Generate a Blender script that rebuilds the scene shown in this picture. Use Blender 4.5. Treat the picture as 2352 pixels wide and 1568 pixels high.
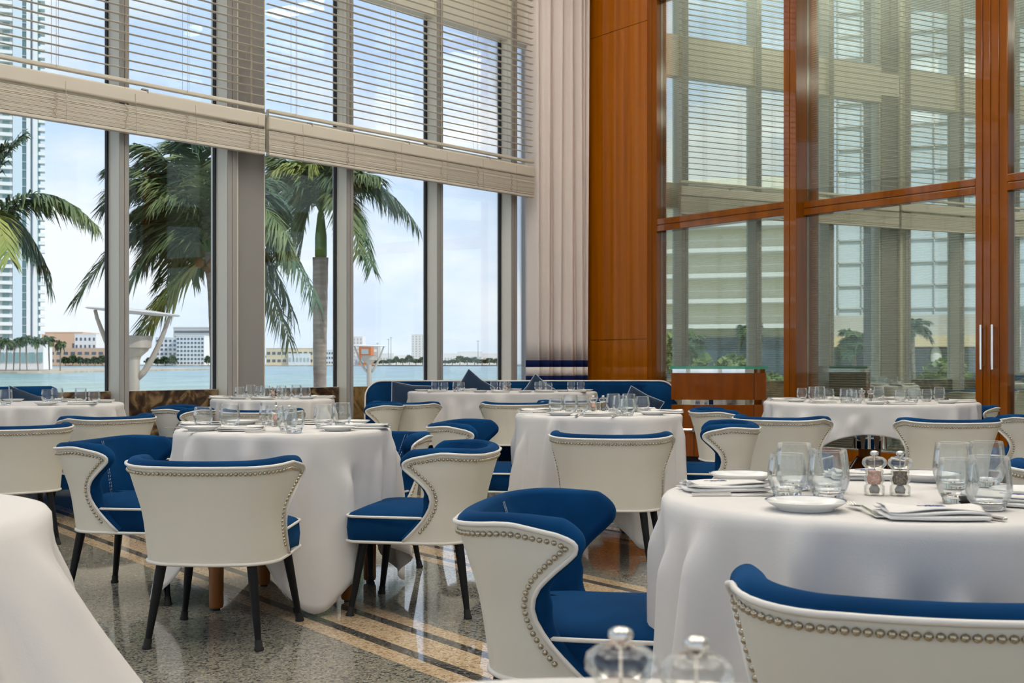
import bpy, bmesh, math, random
import numpy as np
from mathutils import Vector, Matrix

random.seed(7)
SC = bpy.context.scene
COL = SC.collection
for o in list(bpy.data.objects):
    bpy.data.objects.remove(o)

# ------------------------------------------------------------------ camera
EYE = 1.06
cam_d = bpy.data.cameras.new('camera')
cam = bpy.data.objects.new('camera', cam_d)
COL.objects.link(cam)
cam.location = (0, 0, EYE)
cam.rotation_euler = (math.pi / 2, 0, 0)
cam_d.sensor_width = 36.0
cam_d.lens = 36.0 * 2700 / 2352
cam_d.shift_y = 50 / 2352
cam_d.clip_start = 0.05
cam_d.clip_end = 8000
cam_d.dof.use_dof = True
cam_d.dof.focus_distance = 4.6
cam_d.dof.aperture_fstop = 11.0
SC.camera = cam

# ------------------------------------------------------------------ view + light
SC.view_settings.view_transform = 'Standard'
SC.view_settings.look = 'None'
SC.view_settings.gamma = 1.0
SC.view_settings.use_curve_mapping = False
SC.view_settings.exposure = 0.14
SC.cycles.caustics_reflective = False
SC.cycles.caustics_refractive = False
SC.cycles.max_bounces = 10
SC.cycles.diffuse_bounces = 4
SC.cycles.glossy_bounces = 5
SC.cycles.transmission_bounces = 8
SC.cycles.transparent_max_bounces = 32
SC.cycles.sample_clamp_indirect = 5.0

SKY_STRENGTH = 1.32
SUN_STRENGTH = 3.0
LAMP_POWER = 108.0

world = bpy.data.worlds.new('sky')
SC.world = world
world.use_nodes = True
nt = world.node_tree
nt.nodes.clear()
def N(tree, kind, **kw):
    n = tree.nodes.new(kind)
    for k, v in kw.items():
        setattr(n, k, v)
    return n
tc = N(nt, 'ShaderNodeTexCoord')
sep = N(nt, 'ShaderNodeSeparateXYZ')
nt.links.new(tc.outputs['Generated'], sep.inputs[0])
ramp = N(nt, 'ShaderNodeValToRGB')
cr = ramp.color_ramp
cr.elements[0].position = 0.0
cr.elements[0].color = (0.62, 0.70, 0.80, 1)
cr.elements[1].position = 0.5
cr.elements[1].color = (0.40, 0.55, 0.84, 1)
e = cr.elements.new(0.12); e.color = (0.54, 0.67, 0.85, 1)
e = cr.elements.new(0.26); e.color = (0.46, 0.61, 0.86, 1)
nt.links.new(sep.outputs['Z'], ramp.inputs[0])
mp = N(nt, 'ShaderNodeMapping')
mp.inputs['Scale'].default_value = (1.0, 1.0, 2.3)
mp.inputs['Location'].default_value = (0.35, 0.12, 0.2)
nt.links.new(tc.outputs['Generated'], mp.inputs[0])
noi = N(nt, 'ShaderNodeTexNoise')
noi.inputs['Scale'].default_value = 3.4
noi.inputs['Detail'].default_value = 9
noi.inputs['Roughness'].default_value = 0.56
nt.links.new(mp.outputs[0], noi.inputs['Vector'])
cl = N(nt, 'ShaderNodeValToRGB')
cl.color_ramp.elements[0].position = 0.44
cl.color_ramp.elements[0].color = (0, 0, 0, 1)
cl.color_ramp.elements[1].position = 0.60
cl.color_ramp.elements[1].color = (1, 1, 1, 1)
nt.links.new(noi.outputs['Fac'], cl.inputs[0])
mix = N(nt, 'ShaderNodeMixRGB')
mix.inputs[2].default_value = (0.80, 0.82, 0.85, 1)
nt.links.new(cl.outputs[0], mix.inputs[0])
nt.links.new(ramp.outputs[0], mix.inputs[1])
bg = N(nt, 'ShaderNodeBackground')
bg.inputs['Strength'].default_value = SKY_STRENGTH
nt.links.new(mix.outputs[0], bg.inputs['Color'])
wo = N(nt, 'ShaderNodeOutputWorld')
nt.links.new(bg.outputs[0], wo.inputs[0])

sun_d = bpy.data.lights.new('sun', 'SUN')
sun_d.energy = SUN_STRENGTH
sun_d.angle = math.radians(1.5)
sun_d.color = (1.0, 0.95, 0.87)
sun = bpy.data.objects.new('sun', sun_d)
COL.objects.link(sun)
# high sun from behind the building, to the right: it lights the facades over the water
sun.rotation_euler = Vector((0.85, -0.38, 0.85)).to_track_quat('Z', 'Y').to_euler()

# ------------------------------------------------------------------ room frame
W = Vector((0.66805, 0.74412, 0.0))       # along the window wall, towards the corner
WI = Vector((0.74412, -0.66805, 0.0))     # window wall, into the room
R = Vector((-0.60583, 0.79559, 0.0))      # along the glazed wall, towards the corner
RI = Vector((-0.79559, -0.60583, 0.0))    # glazed wall, into the room
CORNER = Vector((0.97185, 16.4, 0.0))
def wp(t, n, z):
    return CORNER - W * t + WI * n + Vector((0, 0, z))
def rp(s, n, z):
    return CORNER - R * s + RI * n + Vector((0, 0, z))
CEIL = 7.2

# added fill lights, unseen, thrown up at the white ceiling to brighten the room
for i, (x, y) in enumerate([(-3.2, 1.5), (0.6, 0.8), (4.2, 1.2), (-3.4, 5.4), (0.4, 5.0), (4.4, 4.8), (-0.6, 9.0), (3.4, 8.6), (0.6, 12.6)]):
    ld = bpy.data.lights.new('fill_uplight', 'AREA')
    ld.shape = 'SQUARE'
    ld.size = 1.7
    ld.energy = LAMP_POWER
    ld.color = (1.0, 0.945, 0.87)
    lo = bpy.data.objects.new('fill_uplight', ld)
    lo.location = (x, y, CEIL - 1.0)
    lo.rotation_euler = (math.pi, 0, 0)
    COL.objects.link(lo)

# extra unseen lights behind the glazed wall, put in to brighten its blind slats
for s_ in (2.6, 5.4, 8.2):
    ld = bpy.data.lights.new('slat_fill_light', 'AREA')
    ld.shape = 'RECTANGLE'; ld.size = 2.2; ld.size_y = .5; ld.energy = 95
    ld.color = (1.0, 0.99, 0.95)
    lo = bpy.data.objects.new('slat_fill_light', ld)
    lo.location = rp(s_, -.75, CEIL - .1)
    lo.rotation_euler = (0, 0, math.atan2(R.y, R.x))
    COL.objects.link(lo)

# ------------------------------------------------------------------ helpers
def tag(o, label=None, cat=None, group=None, kind=None):
    if label: o['label'] = label
    if cat: o['category'] = cat
    if group: o['group'] = group
    if kind: o['kind'] = kind
    return o

def link_mesh(name, me, parent=None):
    o = bpy.data.objects.new(name, me)
    COL.objects.link(o)
    if parent is not None:
        o.parent = parent
    return o

def thing(name, label, cat, loc=(0, 0, 0), rz=0.0, group=None):
    o = bpy.data.objects.new(name, None)
    o.empty_display_size = 0.1
    COL.objects.link(o)
    o.location = loc
    o.rotation_euler = (0, 0, rz)
    return tag(o, label, cat, group)

class MB:
    """collects geometry for one mesh"""
    def __init__(self):
        self.v = []; self.f = []; self.mi = []; self.m = 0
    def add(self, vs, fs):
        b = len(self.v)
        self.v += [tuple(p) for p in vs]
        for f in fs:
            self.f.append([b + i for i in f]); self.mi.append(self.m)
        return self
    def box(self, c, s, ax=None):
        """box at centre c, full sizes s, optional axes (ux, uy, uz)"""
        ux, uy, uz = ax or (Vector((1, 0, 0)), Vector((0, 1, 0)), Vector((0, 0, 1)))
        c = Vector(c)
        vs = []
        for sz in (-.5, .5):
            for sx, sy in ((-.5, -.5), (.5, -.5), (.5, .5), (-.5, .5)):
                vs.append(c + ux * (sx * s[0]) + uy * (sy * s[1]) + uz * (sz * s[2]))
        fs = [(3, 2, 1, 0), (4, 5, 6, 7), (0, 1, 5, 4), (1, 2, 6, 5), (2, 3, 7, 6), (3, 0, 4, 7)]
        if ux.cross(uy).dot(uz) < 0:
            fs = [f[::-1] for f in fs]
        return self.add(vs, fs)
    def bbox(self, c, s, b=0.01, ax=None):
        """box with chamfered vertical+horizontal edges"""
        ux, uy, uz = ax or (Vector((1, 0, 0)), Vector((0, 1, 0)), Vector((0, 0, 1)))
        bm = bmesh.new()
        bmesh.ops.create_cube(bm, size=1.0)
        for v in bm.verts:
            v.co = Vector((v.co.x * s[0], v.co.y * s[1], v.co.z * s[2]))
        bmesh.ops.bevel(bm, geom=bm.edges[:], offset=b, segments=2, affect='EDGES', profile=0.5)
        bm.verts.index_update()
        vs = [Vector(c) + ux * v.co.x + uy * v.co.y + uz * v.co.z for v in bm.verts]
        fs = [[v.index for v in f.verts] for f in bm.faces]
        if ux.cross(uy).dot(uz) < 0:
            fs = [f[::-1] for f in fs]
        bm.free()
        return self.add(vs, fs)
    def grid(self, P, closed_u=False):
        nr, nc = len(P), len(P[0])
        vs = [p for row in P for p in row]
        fs = []
        for i in range(nr - 1):
            for j in range(nc if closed_u else nc - 1):
                k = (j + 1) % nc
                fs.append((i * nc + j, i * nc + k, (i + 1) * nc + k, (i + 1) * nc + j))
        return self.add(vs, fs)
    def lathe(self, prof, seg=24, c=(0, 0, 0), cap0=False, cap1=False):
        P = []
        for r, z in prof:
            P.append([(c[0] + r * math.cos(2 * math.pi * k / seg), c[1] + r * math.sin(2 * math.pi * k / seg), c[2] + z) for k in range(seg)])
        b = len(self.v)
        self.grid(P, True)
        if cap0: self.f.append([b + k for k in range(seg)][::-1]); self.mi.append(self.m)
        if cap1: self.f.append([b + (len(prof) - 1) * seg + k for k in range(seg)]); self.mi.append(self.m)
        return self
    def tube(self, pts, r, seg=6, closed=False, caps=True):
        pts = [Vector(p) for p in pts]
        n = len(pts)
        rs = r if isinstance(r, (list, tuple)) else [r] * n
        up = Vector((0.01, 0.02, 1)).normalized()
        rings = []
        prev = None
        for i, p in enumerate(pts):
            if closed:
                t = pts[(i + 1) % n] - pts[i - 1]
            else:
                t = pts[min(i + 1, n - 1)] - pts[max(i - 1, 0)]
            if t.length < 1e-9: t = Vector((0, 0, 1))
            t.normalize()
            a = prev if prev is not None else (up if abs(t.dot(up)) < 0.9 else Vector((1, 0, 0)))
            a = a - t * a.dot(t)
            if a.length < 1e-6: a = t.orthogonal()
            a.normalize(); prev = a
            bvec = t.cross(a)
            rings.append([p + a * (rs[i] * math.cos(2 * math.pi * k / seg)) + bvec * (rs[i] * math.sin(2 * math.pi * k / seg)) for k in range(seg)])
        b = len(self.v)
        if closed: rings.append(rings[0])
        self.grid(rings, True)
        if caps and not closed:
            self.f.append([b + k for k in range(seg)][::-1]); self.mi.append(self.m)
            self.f.append([b + (n - 1) * seg + k for k in range(seg)]); self.mi.append(self.m)
        return self
    def prism(self, poly, z0, z1):
        """vertical prism over a ccw polygon of (x, y)"""
        n = len(poly)
        vs = [(x, y, z0) for x, y in poly] + [(x, y, z1) for x, y in poly]
        fs = [list(range(n))[::-1], list(range(n, 2 * n))] + [(i, (i + 1) % n, n + (i + 1) % n, n + i) for i in range(n)]
        return self.add(vs, fs)
    def mesh(self, name, mats, smooth=False, angle=None):
        me = bpy.data.meshes.new(name)
        me.from_pydata(self.v, [], self.f)
        for m in (mats if isinstance(mats, (list, tuple)) else [mats]):
            me.materials.append(m)
        me.polygons.foreach_set('material_index', self.mi)
        if smooth:
            me.polygons.foreach_set('use_smooth', [True] * len(self.f))
            if angle:
                me.set_sharp_from_angle(angle=math.radians(angle))
        me.update()
        return me
    def obj(self, name, mats, parent=None, smooth=False, angle=None):
        return link_mesh(name, self.mesh(name, mats, smooth, angle), parent)

def copy_tree(o, parent=None):
    c = o.copy()
    COL.objects.link(c)
    if parent is not None:
        c.parent = parent
    for ch in o.children:
        copy_tree(ch, c)
    return c

# ------------------------------------------------------------------ materials
def mat(name, color, rough=0.5, metal=0.0, spec=0.5, coat=0.0, sheen=0.0, trans=0.0, ior=1.45, bump=None, vary=None, emit=None):
    m = bpy.data.materials.new(name)
    m.use_nodes = True
    t = m.node_tree
    b = t.nodes['Principled BSDF']
    b.inputs['Base Color'].default_value = (*color, 1)
    b.inputs['Roughness'].default_value = rough
    b.inputs['Metallic'].default_value = metal
    b.inputs['Specular IOR Level'].default_value = spec
    b.inputs['Coat Weight'].default_value = coat
    b.inputs['Coat Roughness'].default_value = 0.03
    b.inputs['Sheen Weight'].default_value = sheen
    b.inputs['Transmission Weight'].default_value = trans
    b.inputs['IOR'].default_value = ior
    if vary or bump:
        tcn = N(t, 'ShaderNodeTexCoord')
        mpn = N(t, 'ShaderNodeMapping')
        t.links.new(tcn.outputs['Object'], mpn.inputs[0])
    if vary:       # (scale xyz, other colour, contrast low, high)
        sc, c2, lo, hi = vary
        mpn.inputs['Scale'].default_value = sc
        nz = N(t, 'ShaderNodeTexNoise')
        nz.inputs['Scale'].default_value = 1.0
        nz.inputs['Detail'].default_value = 6
        t.links.new(mpn.outputs[0], nz.inputs['Vector'])
        rp_ = N(t, 'ShaderNodeValToRGB')
        rp_.color_ramp.elements[0].position = lo
        rp_.color_ramp.elements[0].color = (*color, 1)
        rp_.color_ramp.elements[1].position = hi
        rp_.color_ramp.elements[1].color = (*c2, 1)
        t.links.new(nz.outputs['Fac'], rp_.inputs[0])
        t.links.new(rp_.outputs[0], b.inputs['Base Color'])
    if bump:       # (scale, strength, distance)
        sc, st, di = bump
        nb = N(t, 'ShaderNodeTexNoise')
        nb.inputs['Scale'].default_value = sc
        nb.inputs['Detail'].default_value = 3
        t.links.new(tcn.outputs['Object'], nb.inputs['Vector'])
        bp = N(t, 'ShaderNodeBump')
        bp.inputs['Strength'].default_value = st
        bp.inputs['Distance'].default_value = di
        t.links.new(nb.outputs['Fac'], bp.inputs['Height'])
        t.links.new(bp.outputs[0], b.inputs['Normal'])
    return m

def sheet_glass(name, tint, base_refl, rough=0.0, gtint=(1, 1, 1)):
    """thin pane: clear transmission mixed with a mirror layer by facing angle"""
    m = bpy.data.materials.new(name)
    m.use_nodes = True
    t = m.node_tree
    t.nodes.clear()
    tr = N(t, 'ShaderNodeBsdfTransparent'); tr.inputs[0].default_value = (*tint, 1)
    gl = N(t, 'ShaderNodeBsdfGlossy'); gl.inputs['Roughness'].default_value = rough
    gl.inputs['Color'].default_value = (*gtint, 1)
    lw = N(t, 'ShaderNodeLayerWeight'); lw.inputs['Blend'].default_value = 0.25
    mr = N(t, 'ShaderNodeMapRange')
    mr.inputs['To Min'].default_value = base_refl
    mr.inputs['To Max'].default_value = min(1.0, base_refl + 0.6)
    t.links.new(lw.outputs['Fresnel'], mr.inputs['Value'])
    mx = N(t, 'ShaderNodeMixShader')
    t.links.new(mr.outputs[0], mx.inputs[0])
    t.links.new(tr.outputs[0], mx.inputs[1])
    t.links.new(gl.outputs[0], mx.inputs[2])
    ou = N(t, 'ShaderNodeOutputMaterial')
    t.links.new(mx.outputs[0], ou.inputs[0])
    return m

def wood(name, c1, c2, scale=(6, 6, 0.5), rough=0.35, coat=1.0):
    m = mat(name, c1, rough=rough, coat=coat, vary=(scale, c2, 0.3, 0.7))
    return m

M = {}
M['leather'] = mat('ivory_leather', (0.80, 0.775, 0.685), rough=0.42, spec=0.4, bump=(140, 0.08, 0.004))
M['piping'] = mat('white_piping', (0.82, 0.79, 0.74), rough=0.4)
M['velvet'] = mat('blue_velvet', (0.0015, 0.030, 0.100), rough=0.9, spec=0.12, sheen=0.16, vary=((4, 4, 4), (0.003, 0.054, 0.165), 0.38, 0.72))
M['velvet'].node_tree.nodes['Principled BSDF'].inputs['Sheen Tint'].default_value = (0.05, 0.30, 0.70, 1)
M['cushion'] = mat('navy_velvet', (0.010, 0.030, 0.066), rough=0.8, spec=0.15, sheen=0.35)
M['thread'] = mat('pale_thread', (0.50, 0.56, 0.66), rough=0.7)
M['nail'] = mat('antique_nickel', (0.50, 0.43, 0.32), rough=0.2, metal=1.0)
M['black'] = mat('black_lacquer', (0.006, 0.006, 0.0065), rough=0.4, spec=0.3)
M['rubber'] = mat('black_rubber', (0.01, 0.01, 0.01), rough=0.6)
M['linen'] = mat('white_linen', (0.76, 0.735, 0.715), rough=0.85, spec=0.2, bump=(260, 0.10, 0.003))
M['napkin'] = mat('napkin_linen', (0.86, 0.835, 0.80), rough=0.85, spec=0.2, bump=(240, 0.1, 0.002))
M['navy_thread'] = mat('navy_embroidery', (0.03, 0.06, 0.30), rough=0.7)
M['table_wood'] = wood('honey_table_wood', (0.30, 0.105, 0.018), (0.20, 0.062, 0.010), (9, 9, 1.5), rough=0.35, coat=0.5)
M['china'] = mat('white_china', (0.80, 0.80, 0.78), rough=0.18, coat=0.4)
M['china_line'] = mat('navy_rim_glaze', (0.03, 0.045, 0.13), rough=0.2)
M['steel'] = mat('polished_steel', (0.72, 0.71, 0.69), rough=0.12, metal=1.0)
M['chrome'] = mat('mirror_chrome', (0.85, 0.85, 0.84), rough=0.04, metal=1.0)
M['glass_wall'] = sheet_glass('tumbler_glass', (0.965, 0.975, 0.975), 0.03)
M['glass_base'] = mat('tumbler_base_glass', (1, 1, 1), rough=0.0, trans=1.0, ior=1.42)
M['acrylic'] = sheet_glass('clear_acrylic', (0.93, 0.93, 0.91), 0.07)
M['salt'] = mat('pink_salt', (0.72, 0.33, 0.23), rough=0.7, vary=((220, 220, 220), (0.88, 0.62, 0.52), 0.4, 0.6))
M['pepper'] = mat('peppercorns', (0.06, 0.045, 0.03), rough=0.7, vary=((260, 260, 260), (0.30, 0.23, 0.14), 0.45, 0.6))
M['frame'] = mat('cream_window_aluminium', (0.88, 0.855, 0.75), rough=0.34)
M['frame_grey'] = mat('grey_window_aluminium', (0.40, 0.385, 0.365), rough=0.42)
M['column'] = mat('warm_grey_panel', (0.33, 0.315, 0.30), rough=0.5)
M['gasket'] = mat('black_gasket', (0.015, 0.015, 0.015), rough=0.6)
M['pane'] = sheet_glass('window_glass', (0.93, 0.95, 0.96), 0.02)
M['slat'] = mat('cream_slat', (0.74, 0.68, 0.58), rough=0.45)
M['slat_open'] = mat('pale_open_slat', (0.72, 0.67, 0.58), rough=0.45)
M['cord'] = mat('blind_cord', (0.58, 0.49, 0.38), rough=0.8)
M['curtain'] = mat('cream_drape', (0.86, 0.775, 0.73), rough=0.9, spec=0.1, bump=(300, 0.06, 0.002))
M['curtain_band'] = mat('navy_drape_band', (0.010, 0.018, 0.085), rough=0.9, spec=0.1)
M['lacquer'] = wood('amber_lacquered_wood', (0.50, 0.150, 0.002), (0.37, 0.098, 0.001), (14, 14, 0.35), rough=0.3, coat=1.0)
M['lacquer_dark'] = wood('chestnut_lacquered_wood', (0.30, 0.082, 0.002), (0.20, 0.050, 0.001), (10, 10, 0.6), rough=0.28, coat=1.0)
M['cabinet_wood'] = wood('red_brown_lacquered_wood', (0.25, 0.060, 0.003), (0.18, 0.042, 0.002), (10, 10, 2), rough=0.3, coat=0.75)
for k_ in ('lacquer', 'lacquer_dark', 'cabinet_wood'):
    M[k_].node_tree.nodes['Principled BSDF'].inputs['Specular IOR Level'].default_value = .05
    M[k_].node_tree.nodes['Principled BSDF'].inputs['Coat IOR'].default_value = {'lacquer': 1.7, 'lacquer_dark': 1.5, 'cabinet_wood': 1.4}[k_]
M['green_glass'] = mat('green_glass_edge', (0.03, 0.30, 0.19), rough=0.05, coat=1.0)
M['mirror_glass'] = sheet_glass('reflective_glazing', (0.88, 0.93, 0.87), 0.42, gtint=(0.95, 1.0, 0.93))
M['inner_slat'] = mat('grey_mini_slat', (0.78, 0.80, 0.73), rough=0.6)
M['headrail'] = mat('pale_headrail', (0.62, 0.66, 0.58), rough=0.5)
M['wall_paint'] = mat('warm_white_paint', (0.70, 0.67, 0.62), rough=0.8)
M['corridor'] = mat('grey_corridor_paint', (0.30, 0.31, 0.28), rough=0.8)
M['ceiling'] = mat('white_ceiling_paint', (0.80, 0.79, 0.76), rough=0.85)

def burl(name, c1, c2, c3, seed):
    m = mat(name, c1, rough=0.32, coat=0.5)
    t = m.node_tree; b = t.nodes['Principled BSDF']
    tcn = N(t, 'ShaderNodeTexCoord')
    nz = N(t, 'ShaderNodeTexNoise'); nz.inputs['Scale'].default_value = 4.5; nz.inputs['Detail'].default_value = 8
    nz.inputs['Distortion'].default_value = 2.2
    mpn = N(t, 'ShaderNodeMapping'); mpn.inputs['Location'].default_value = (seed, seed * 2, 0)
    t.links.new(tcn.outputs['Object'], mpn.inputs[0]); t.links.new(mpn.outputs[0], nz.inputs['Vector'])
    r = N(t, 'ShaderNodeValToRGB')
    r.color_ramp.elements[0].position = 0.36; r.color_ramp.elements[0].color = (*c1, 1)
    r.color_ramp.elements[1].position = 0.64; r.color_ramp.elements[1].color = (*c3, 1)
    e = r.color_ramp.elements.new(0.5); e.color = (*c2, 1)
    t.links.new(nz.outputs['Fac'], r.inputs[0]); t.links.new(r.outputs[0], b.inputs['Base Color'])
    return m
M['burl_dark'] = burl('dark_burl_veneer', (0.018, 0.010, 0.005), (0.075, 0.036, 0.013), (0.28, 0.185, 0.085), 1.3)
M['burl_light'] = burl('light_burl_veneer', (0.16, 0.085, 0.025), (0.34, 0.21, 0.08), (0.42, 0.28, 0.12), 4.1)

def terrazzo(name, base, chip_dark, chip_light, rough=0.09):
    m = mat(name, base, rough=rough, spec=0.85)
    t = m.node_tree; b = t.nodes['Principled BSDF']
    tcn = N(t, 'ShaderNodeTexCoord')
    def chips(scale, lo, hi, col, prev):
        vo = N(t, 'ShaderNodeTexVoronoi'); vo.inputs['Scale'].default_value = scale
        t.links.new(tcn.outputs['Object'], vo.inputs['Vector'])
        bw = N(t, 'ShaderNodeSeparateColor')
        t.links.new(vo.outputs['Color'], bw.inputs[0])
        mr = N(t, 'ShaderNodeMapRange'); mr.inputs['From Min'].default_value = lo; mr.inputs['From Max'].default_value = hi
        t.links.new(bw.outputs[0], mr.inputs['Value'])
        mx = N(t, 'ShaderNodeMixRGB'); mx.inputs[2].default_value = (*col, 1)
        t.links.new(mr.outputs[0], mx.inputs[0])
        if prev is None: mx.inputs[1].default_value = (*base, 1)
        else: t.links.new(prev, mx.inputs[1])
        return mx.outputs[0]
    o = chips(150, 0.74, 0.80, chip_dark, None)
    o = chips(130, 0.80, 0.86, chip_light, o)
    o = chips(85, 0.91, 0.93, chip_dark, o)
    nz = N(t, 'ShaderNodeTexNoise'); nz.inputs['Scale'].default_value = 1.2; nz.inputs['Detail'].default_value = 4
    t.links.new(tcn.outputs['Object'], nz.inputs['Vector'])
    hs = N(t, 'ShaderNodeMapRange'); hs.inputs['To Min'].default_value = 0.025; hs.inputs['To Max'].default_value = 0.07
    t.links.new(nz.outputs['Fac'], hs.inputs['Value']); t.links.new(hs.outputs[0], b.inputs['Roughness'])
    t.links.new(o, b.inputs['Base Color'])
    return m
M['terrazzo_grey'] = terrazzo('grey_terrazzo', (0.26, 0.245, 0.195), (0.09, 0.088, 0.085), (0.37, 0.35, 0.29))
M['terrazzo_cream'] = terrazzo('cream_terrazzo', (0.60, 0.45, 0.29), (0.36, 0.24, 0.14), (0.70, 0.58, 0.42))
M['terrazzo_dark'] = terrazzo('dark_terrazzo', (0.10, 0.095, 0.085), (0.028, 0.028, 0.028), (0.20, 0.185, 0.16))

# ================================================================== floor, ceiling, closing walls
poly = []
for p in (CORNER + R * 0.0, wp(13.6, 0, 0)):
    poly.append((p.x, p.y))
poly += [(-7.6, -5.5), (10.9, -5.5)]
p = rp(16.2, 0, 0); poly.append((p.x, p.y))
def ring(poly, d):
    c = Vector((sum(q[0] for q in poly) / len(poly), sum(q[1] for q in poly) / len(poly)))
    out = []
    for q in poly:
        v = Vector(q) - c
        out.append(tuple(c + v * (1 + d / v.length)))
    return out
big = ring(poly, 1.0)
floor = tag(MB().prism(big, -0.12, 0.0).obj('floor', M['terrazzo_grey']), kind='structure')
tag(MB().prism(big, CEIL, CEIL + 0.15).obj('ceiling', M['ceiling']), kind='structure')

# terrazzo bands laid into the floor parallel to the glazed wall: cream | dark | cream | dark | cream
Q = Vector((0.79559, 0.60583, 0))
def floor_strip(q0, q1, m):
    a = R * -11.0; b = R * 13.5
    mb = MB()
    z0, z1 = -0.01, 0.0006
    P = [Q * q0 + a, Q * q1 + a, Q * q1 + b, Q * q0 + b]
    mb.prism([(v.x, v.y) for v in P], z0, z1)
    return mb.obj('terrazzo_strip', M[m], floor)
for k in range(-2, 7):
    q = 2.20 + 1.25 * k
    for q0, q1, m in ((0, .082, 'terrazzo_cream'), (.082, .135, 'terrazzo_dark'), (.135, .285, 'terrazzo_cream'), (.285, .338, 'terrazzo_dark'), (.338, .42, 'terrazzo_cream')):
        floor_strip(q + q0, q + q1, m)

def wall_slab(name, a, b, z0, z1, th, m):
    a = Vector((*a, 0)); b = Vector((*b, 0)); d = (b - a); L = d.length; d.normalize()
    n = Vector((d.y, -d.x, 0))
    return tag(MB().box((a + b) / 2 + n * th / 2 + Vector((0, 0, (z0 + z1) / 2)), (L, th, z1 - z0), (d, n, Vector((0, 0, 1)))).obj(name, m), kind='structure')
wall_slab('wall_side', poly[4], poly[3], 0, CEIL, -0.15, M['wall_paint'])
# two unseen sides, their glazing added to bring in daylight: frames, beam and panes
for nm, q0, q1, nb in (('wall_left', poly[1], poly[2], 7), ('wall_back', poly[2], poly[3], 10)):
    a = Vector((*q0, 0)); b = Vector((*q1, 0)); d = (b - a); L = d.length; d.normalize(); nrm = Vector((-d.y, d.x, 0))
    AX = (d, nrm, Vector((0, 0, 1)))
    root = thing(nm, None, None); root['kind'] = 'structure'
    mb = MB()
    mb.box((a + b) / 2 + Vector((0, 0, 0.4)), (L, 0.15, 0.8), AX)
    mb.box((a + b) / 2 + Vector((0, 0, 5.5)), (L, 0.15, 0.6), AX)
    mb.obj('beam', M['frame'], root)
    for k in range(nb + 1):
        mb = MB(); mb.box(a + d * (L * k / nb) + Vector((0, 0, CEIL / 2)), (0.12, 0.22, CEIL), AX); mb.obj('mullion', M['frame'], root)
    for z0, z1 in ((.8, 5.2), (5.8, CEIL)):
        mb = MB(); mb.box((a + b) / 2 + Vector((0, 0, (z0 + z1) / 2)), (L, .012, z1 - z0), AX); mb.obj('pane', M['pane'], root)

# ================================================================== window wall
MULL = [(7.154, .213, .098), (5.969, .213, .114), (4.395, .187, .094), (2.995, .187, .095), (1.673, .190, .110),
        (8.46, .213, .098), (9.65, .213, .114), (10.84, .213, .098), (11.91, .213, .098), (13.1, .213, .098)]
AXW = (W, WI, Vector((0, 0, 1)))
SILL, HEAD, BEAM = 0.797, 5.21, 5.80
def wbox(mb, t0, t1, n0, n1, z0, z1):
    mb.box(wp((t0 + t1) / 2, (n0 + n1) / 2, (z0 + z1) / 2), (abs(t1 - t0), abs(n1 - n0), abs(z1 - z0)), AXW)
# beam between the two window tiers and the strip above
mb = MB()
wbox(mb, -0.1, 13.6, -0.15, 0.13, HEAD + .12, BEAM - .12)
tag(mb.obj('wall_beam', M['frame']), kind='structure')
mb = MB(); wbox(mb, -0.1, 13.6, -0.2, 0.02, 0.0, SILL - 0.03)
tag(mb.obj('wall_base', M['frame_grey']), kind='structure')
bays = sorted(MULL, key=lambda k: k[0])
wi = 0
prev_t = 1.10
for t0, dp, w in bays:
    wi += 1
    # bay between prev_t and t0 (its left mullion stands from t0 - w to t0)
    lo, hi = prev_t, t0 - w
    if abs(t0 - 5.969) < 1e-3:
        hi = 5.42                     # the grey column fills the rest of this bay
    win = thing('window_%d' % wi, None, None); win['kind'] = 'structure'
    mb = MB()
    wbox(mb, t0 - w, t0, -0.06, dp - .012, 0.0, CEIL)
    mb.obj('mullion', M['frame'], win)
    mb = MB()     # grey cover strip with a groove, facing the room
    wbox(mb, t0 - w + .002, t0 - w * .52, dp - .012, dp, 0.0, CEIL)
    wbox(mb, t0 - w * .46, t0 - .002, dp - .012, dp, 0.0, CEIL)
    mb.obj('mullion_face', M['frame_grey'], win)
    mb = MB()
    wbox(mb, t0, t0 + .016, -0.03, 0.012, SILL, HEAD)
    wbox(mb, t0, t0 + .016, -0.03, 0.012, BEAM, CEIL)
    mb.obj('gasket', M['gasket'], win)
    mb = MB()
    wbox(mb, lo, hi, -0.05, 0.028, SILL - .02, SILL)
    mb.obj('window_sill', M['frame'], win)
    mb = MB()
    wbox(mb, lo, hi, -0.05, 0.13, HEAD, HEAD + .12)
    wbox(mb, lo, hi, -0.05, 0.13, BEAM - .12, BEAM)
    mb.obj('window_head', M['frame'], win)
    mb = MB()
    wbox(mb, lo, hi, -0.05, 0.12, 3.30, 3.66)
    mb.obj('window_transom', M['frame'], win)
    for z0, z1 in ((SILL, 3.30), (3.66, HEAD), (BEAM, CEIL)):
        mb = MB(); wbox(mb, lo, hi, -0.022, -0.010, z0, z1)
        mb.obj('pane', M['pane'], win)
    # burl lined low wall under the sill
    mb = MB(); wbox(mb, lo + .01, hi - .01, 0.03, 0.06, 0.02, SILL - .002)
    mb.obj('burl_panel', M['burl_dark'] if t0 > 4.6 else M['burl_light'], win)
    prev_t = t0
mb = MB(); wbox(mb, -0.1, 1.10, -.15, .05, 0, CEIL)
tag(mb.obj('wall_corner', M['wall_paint']), kind='structure')
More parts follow.
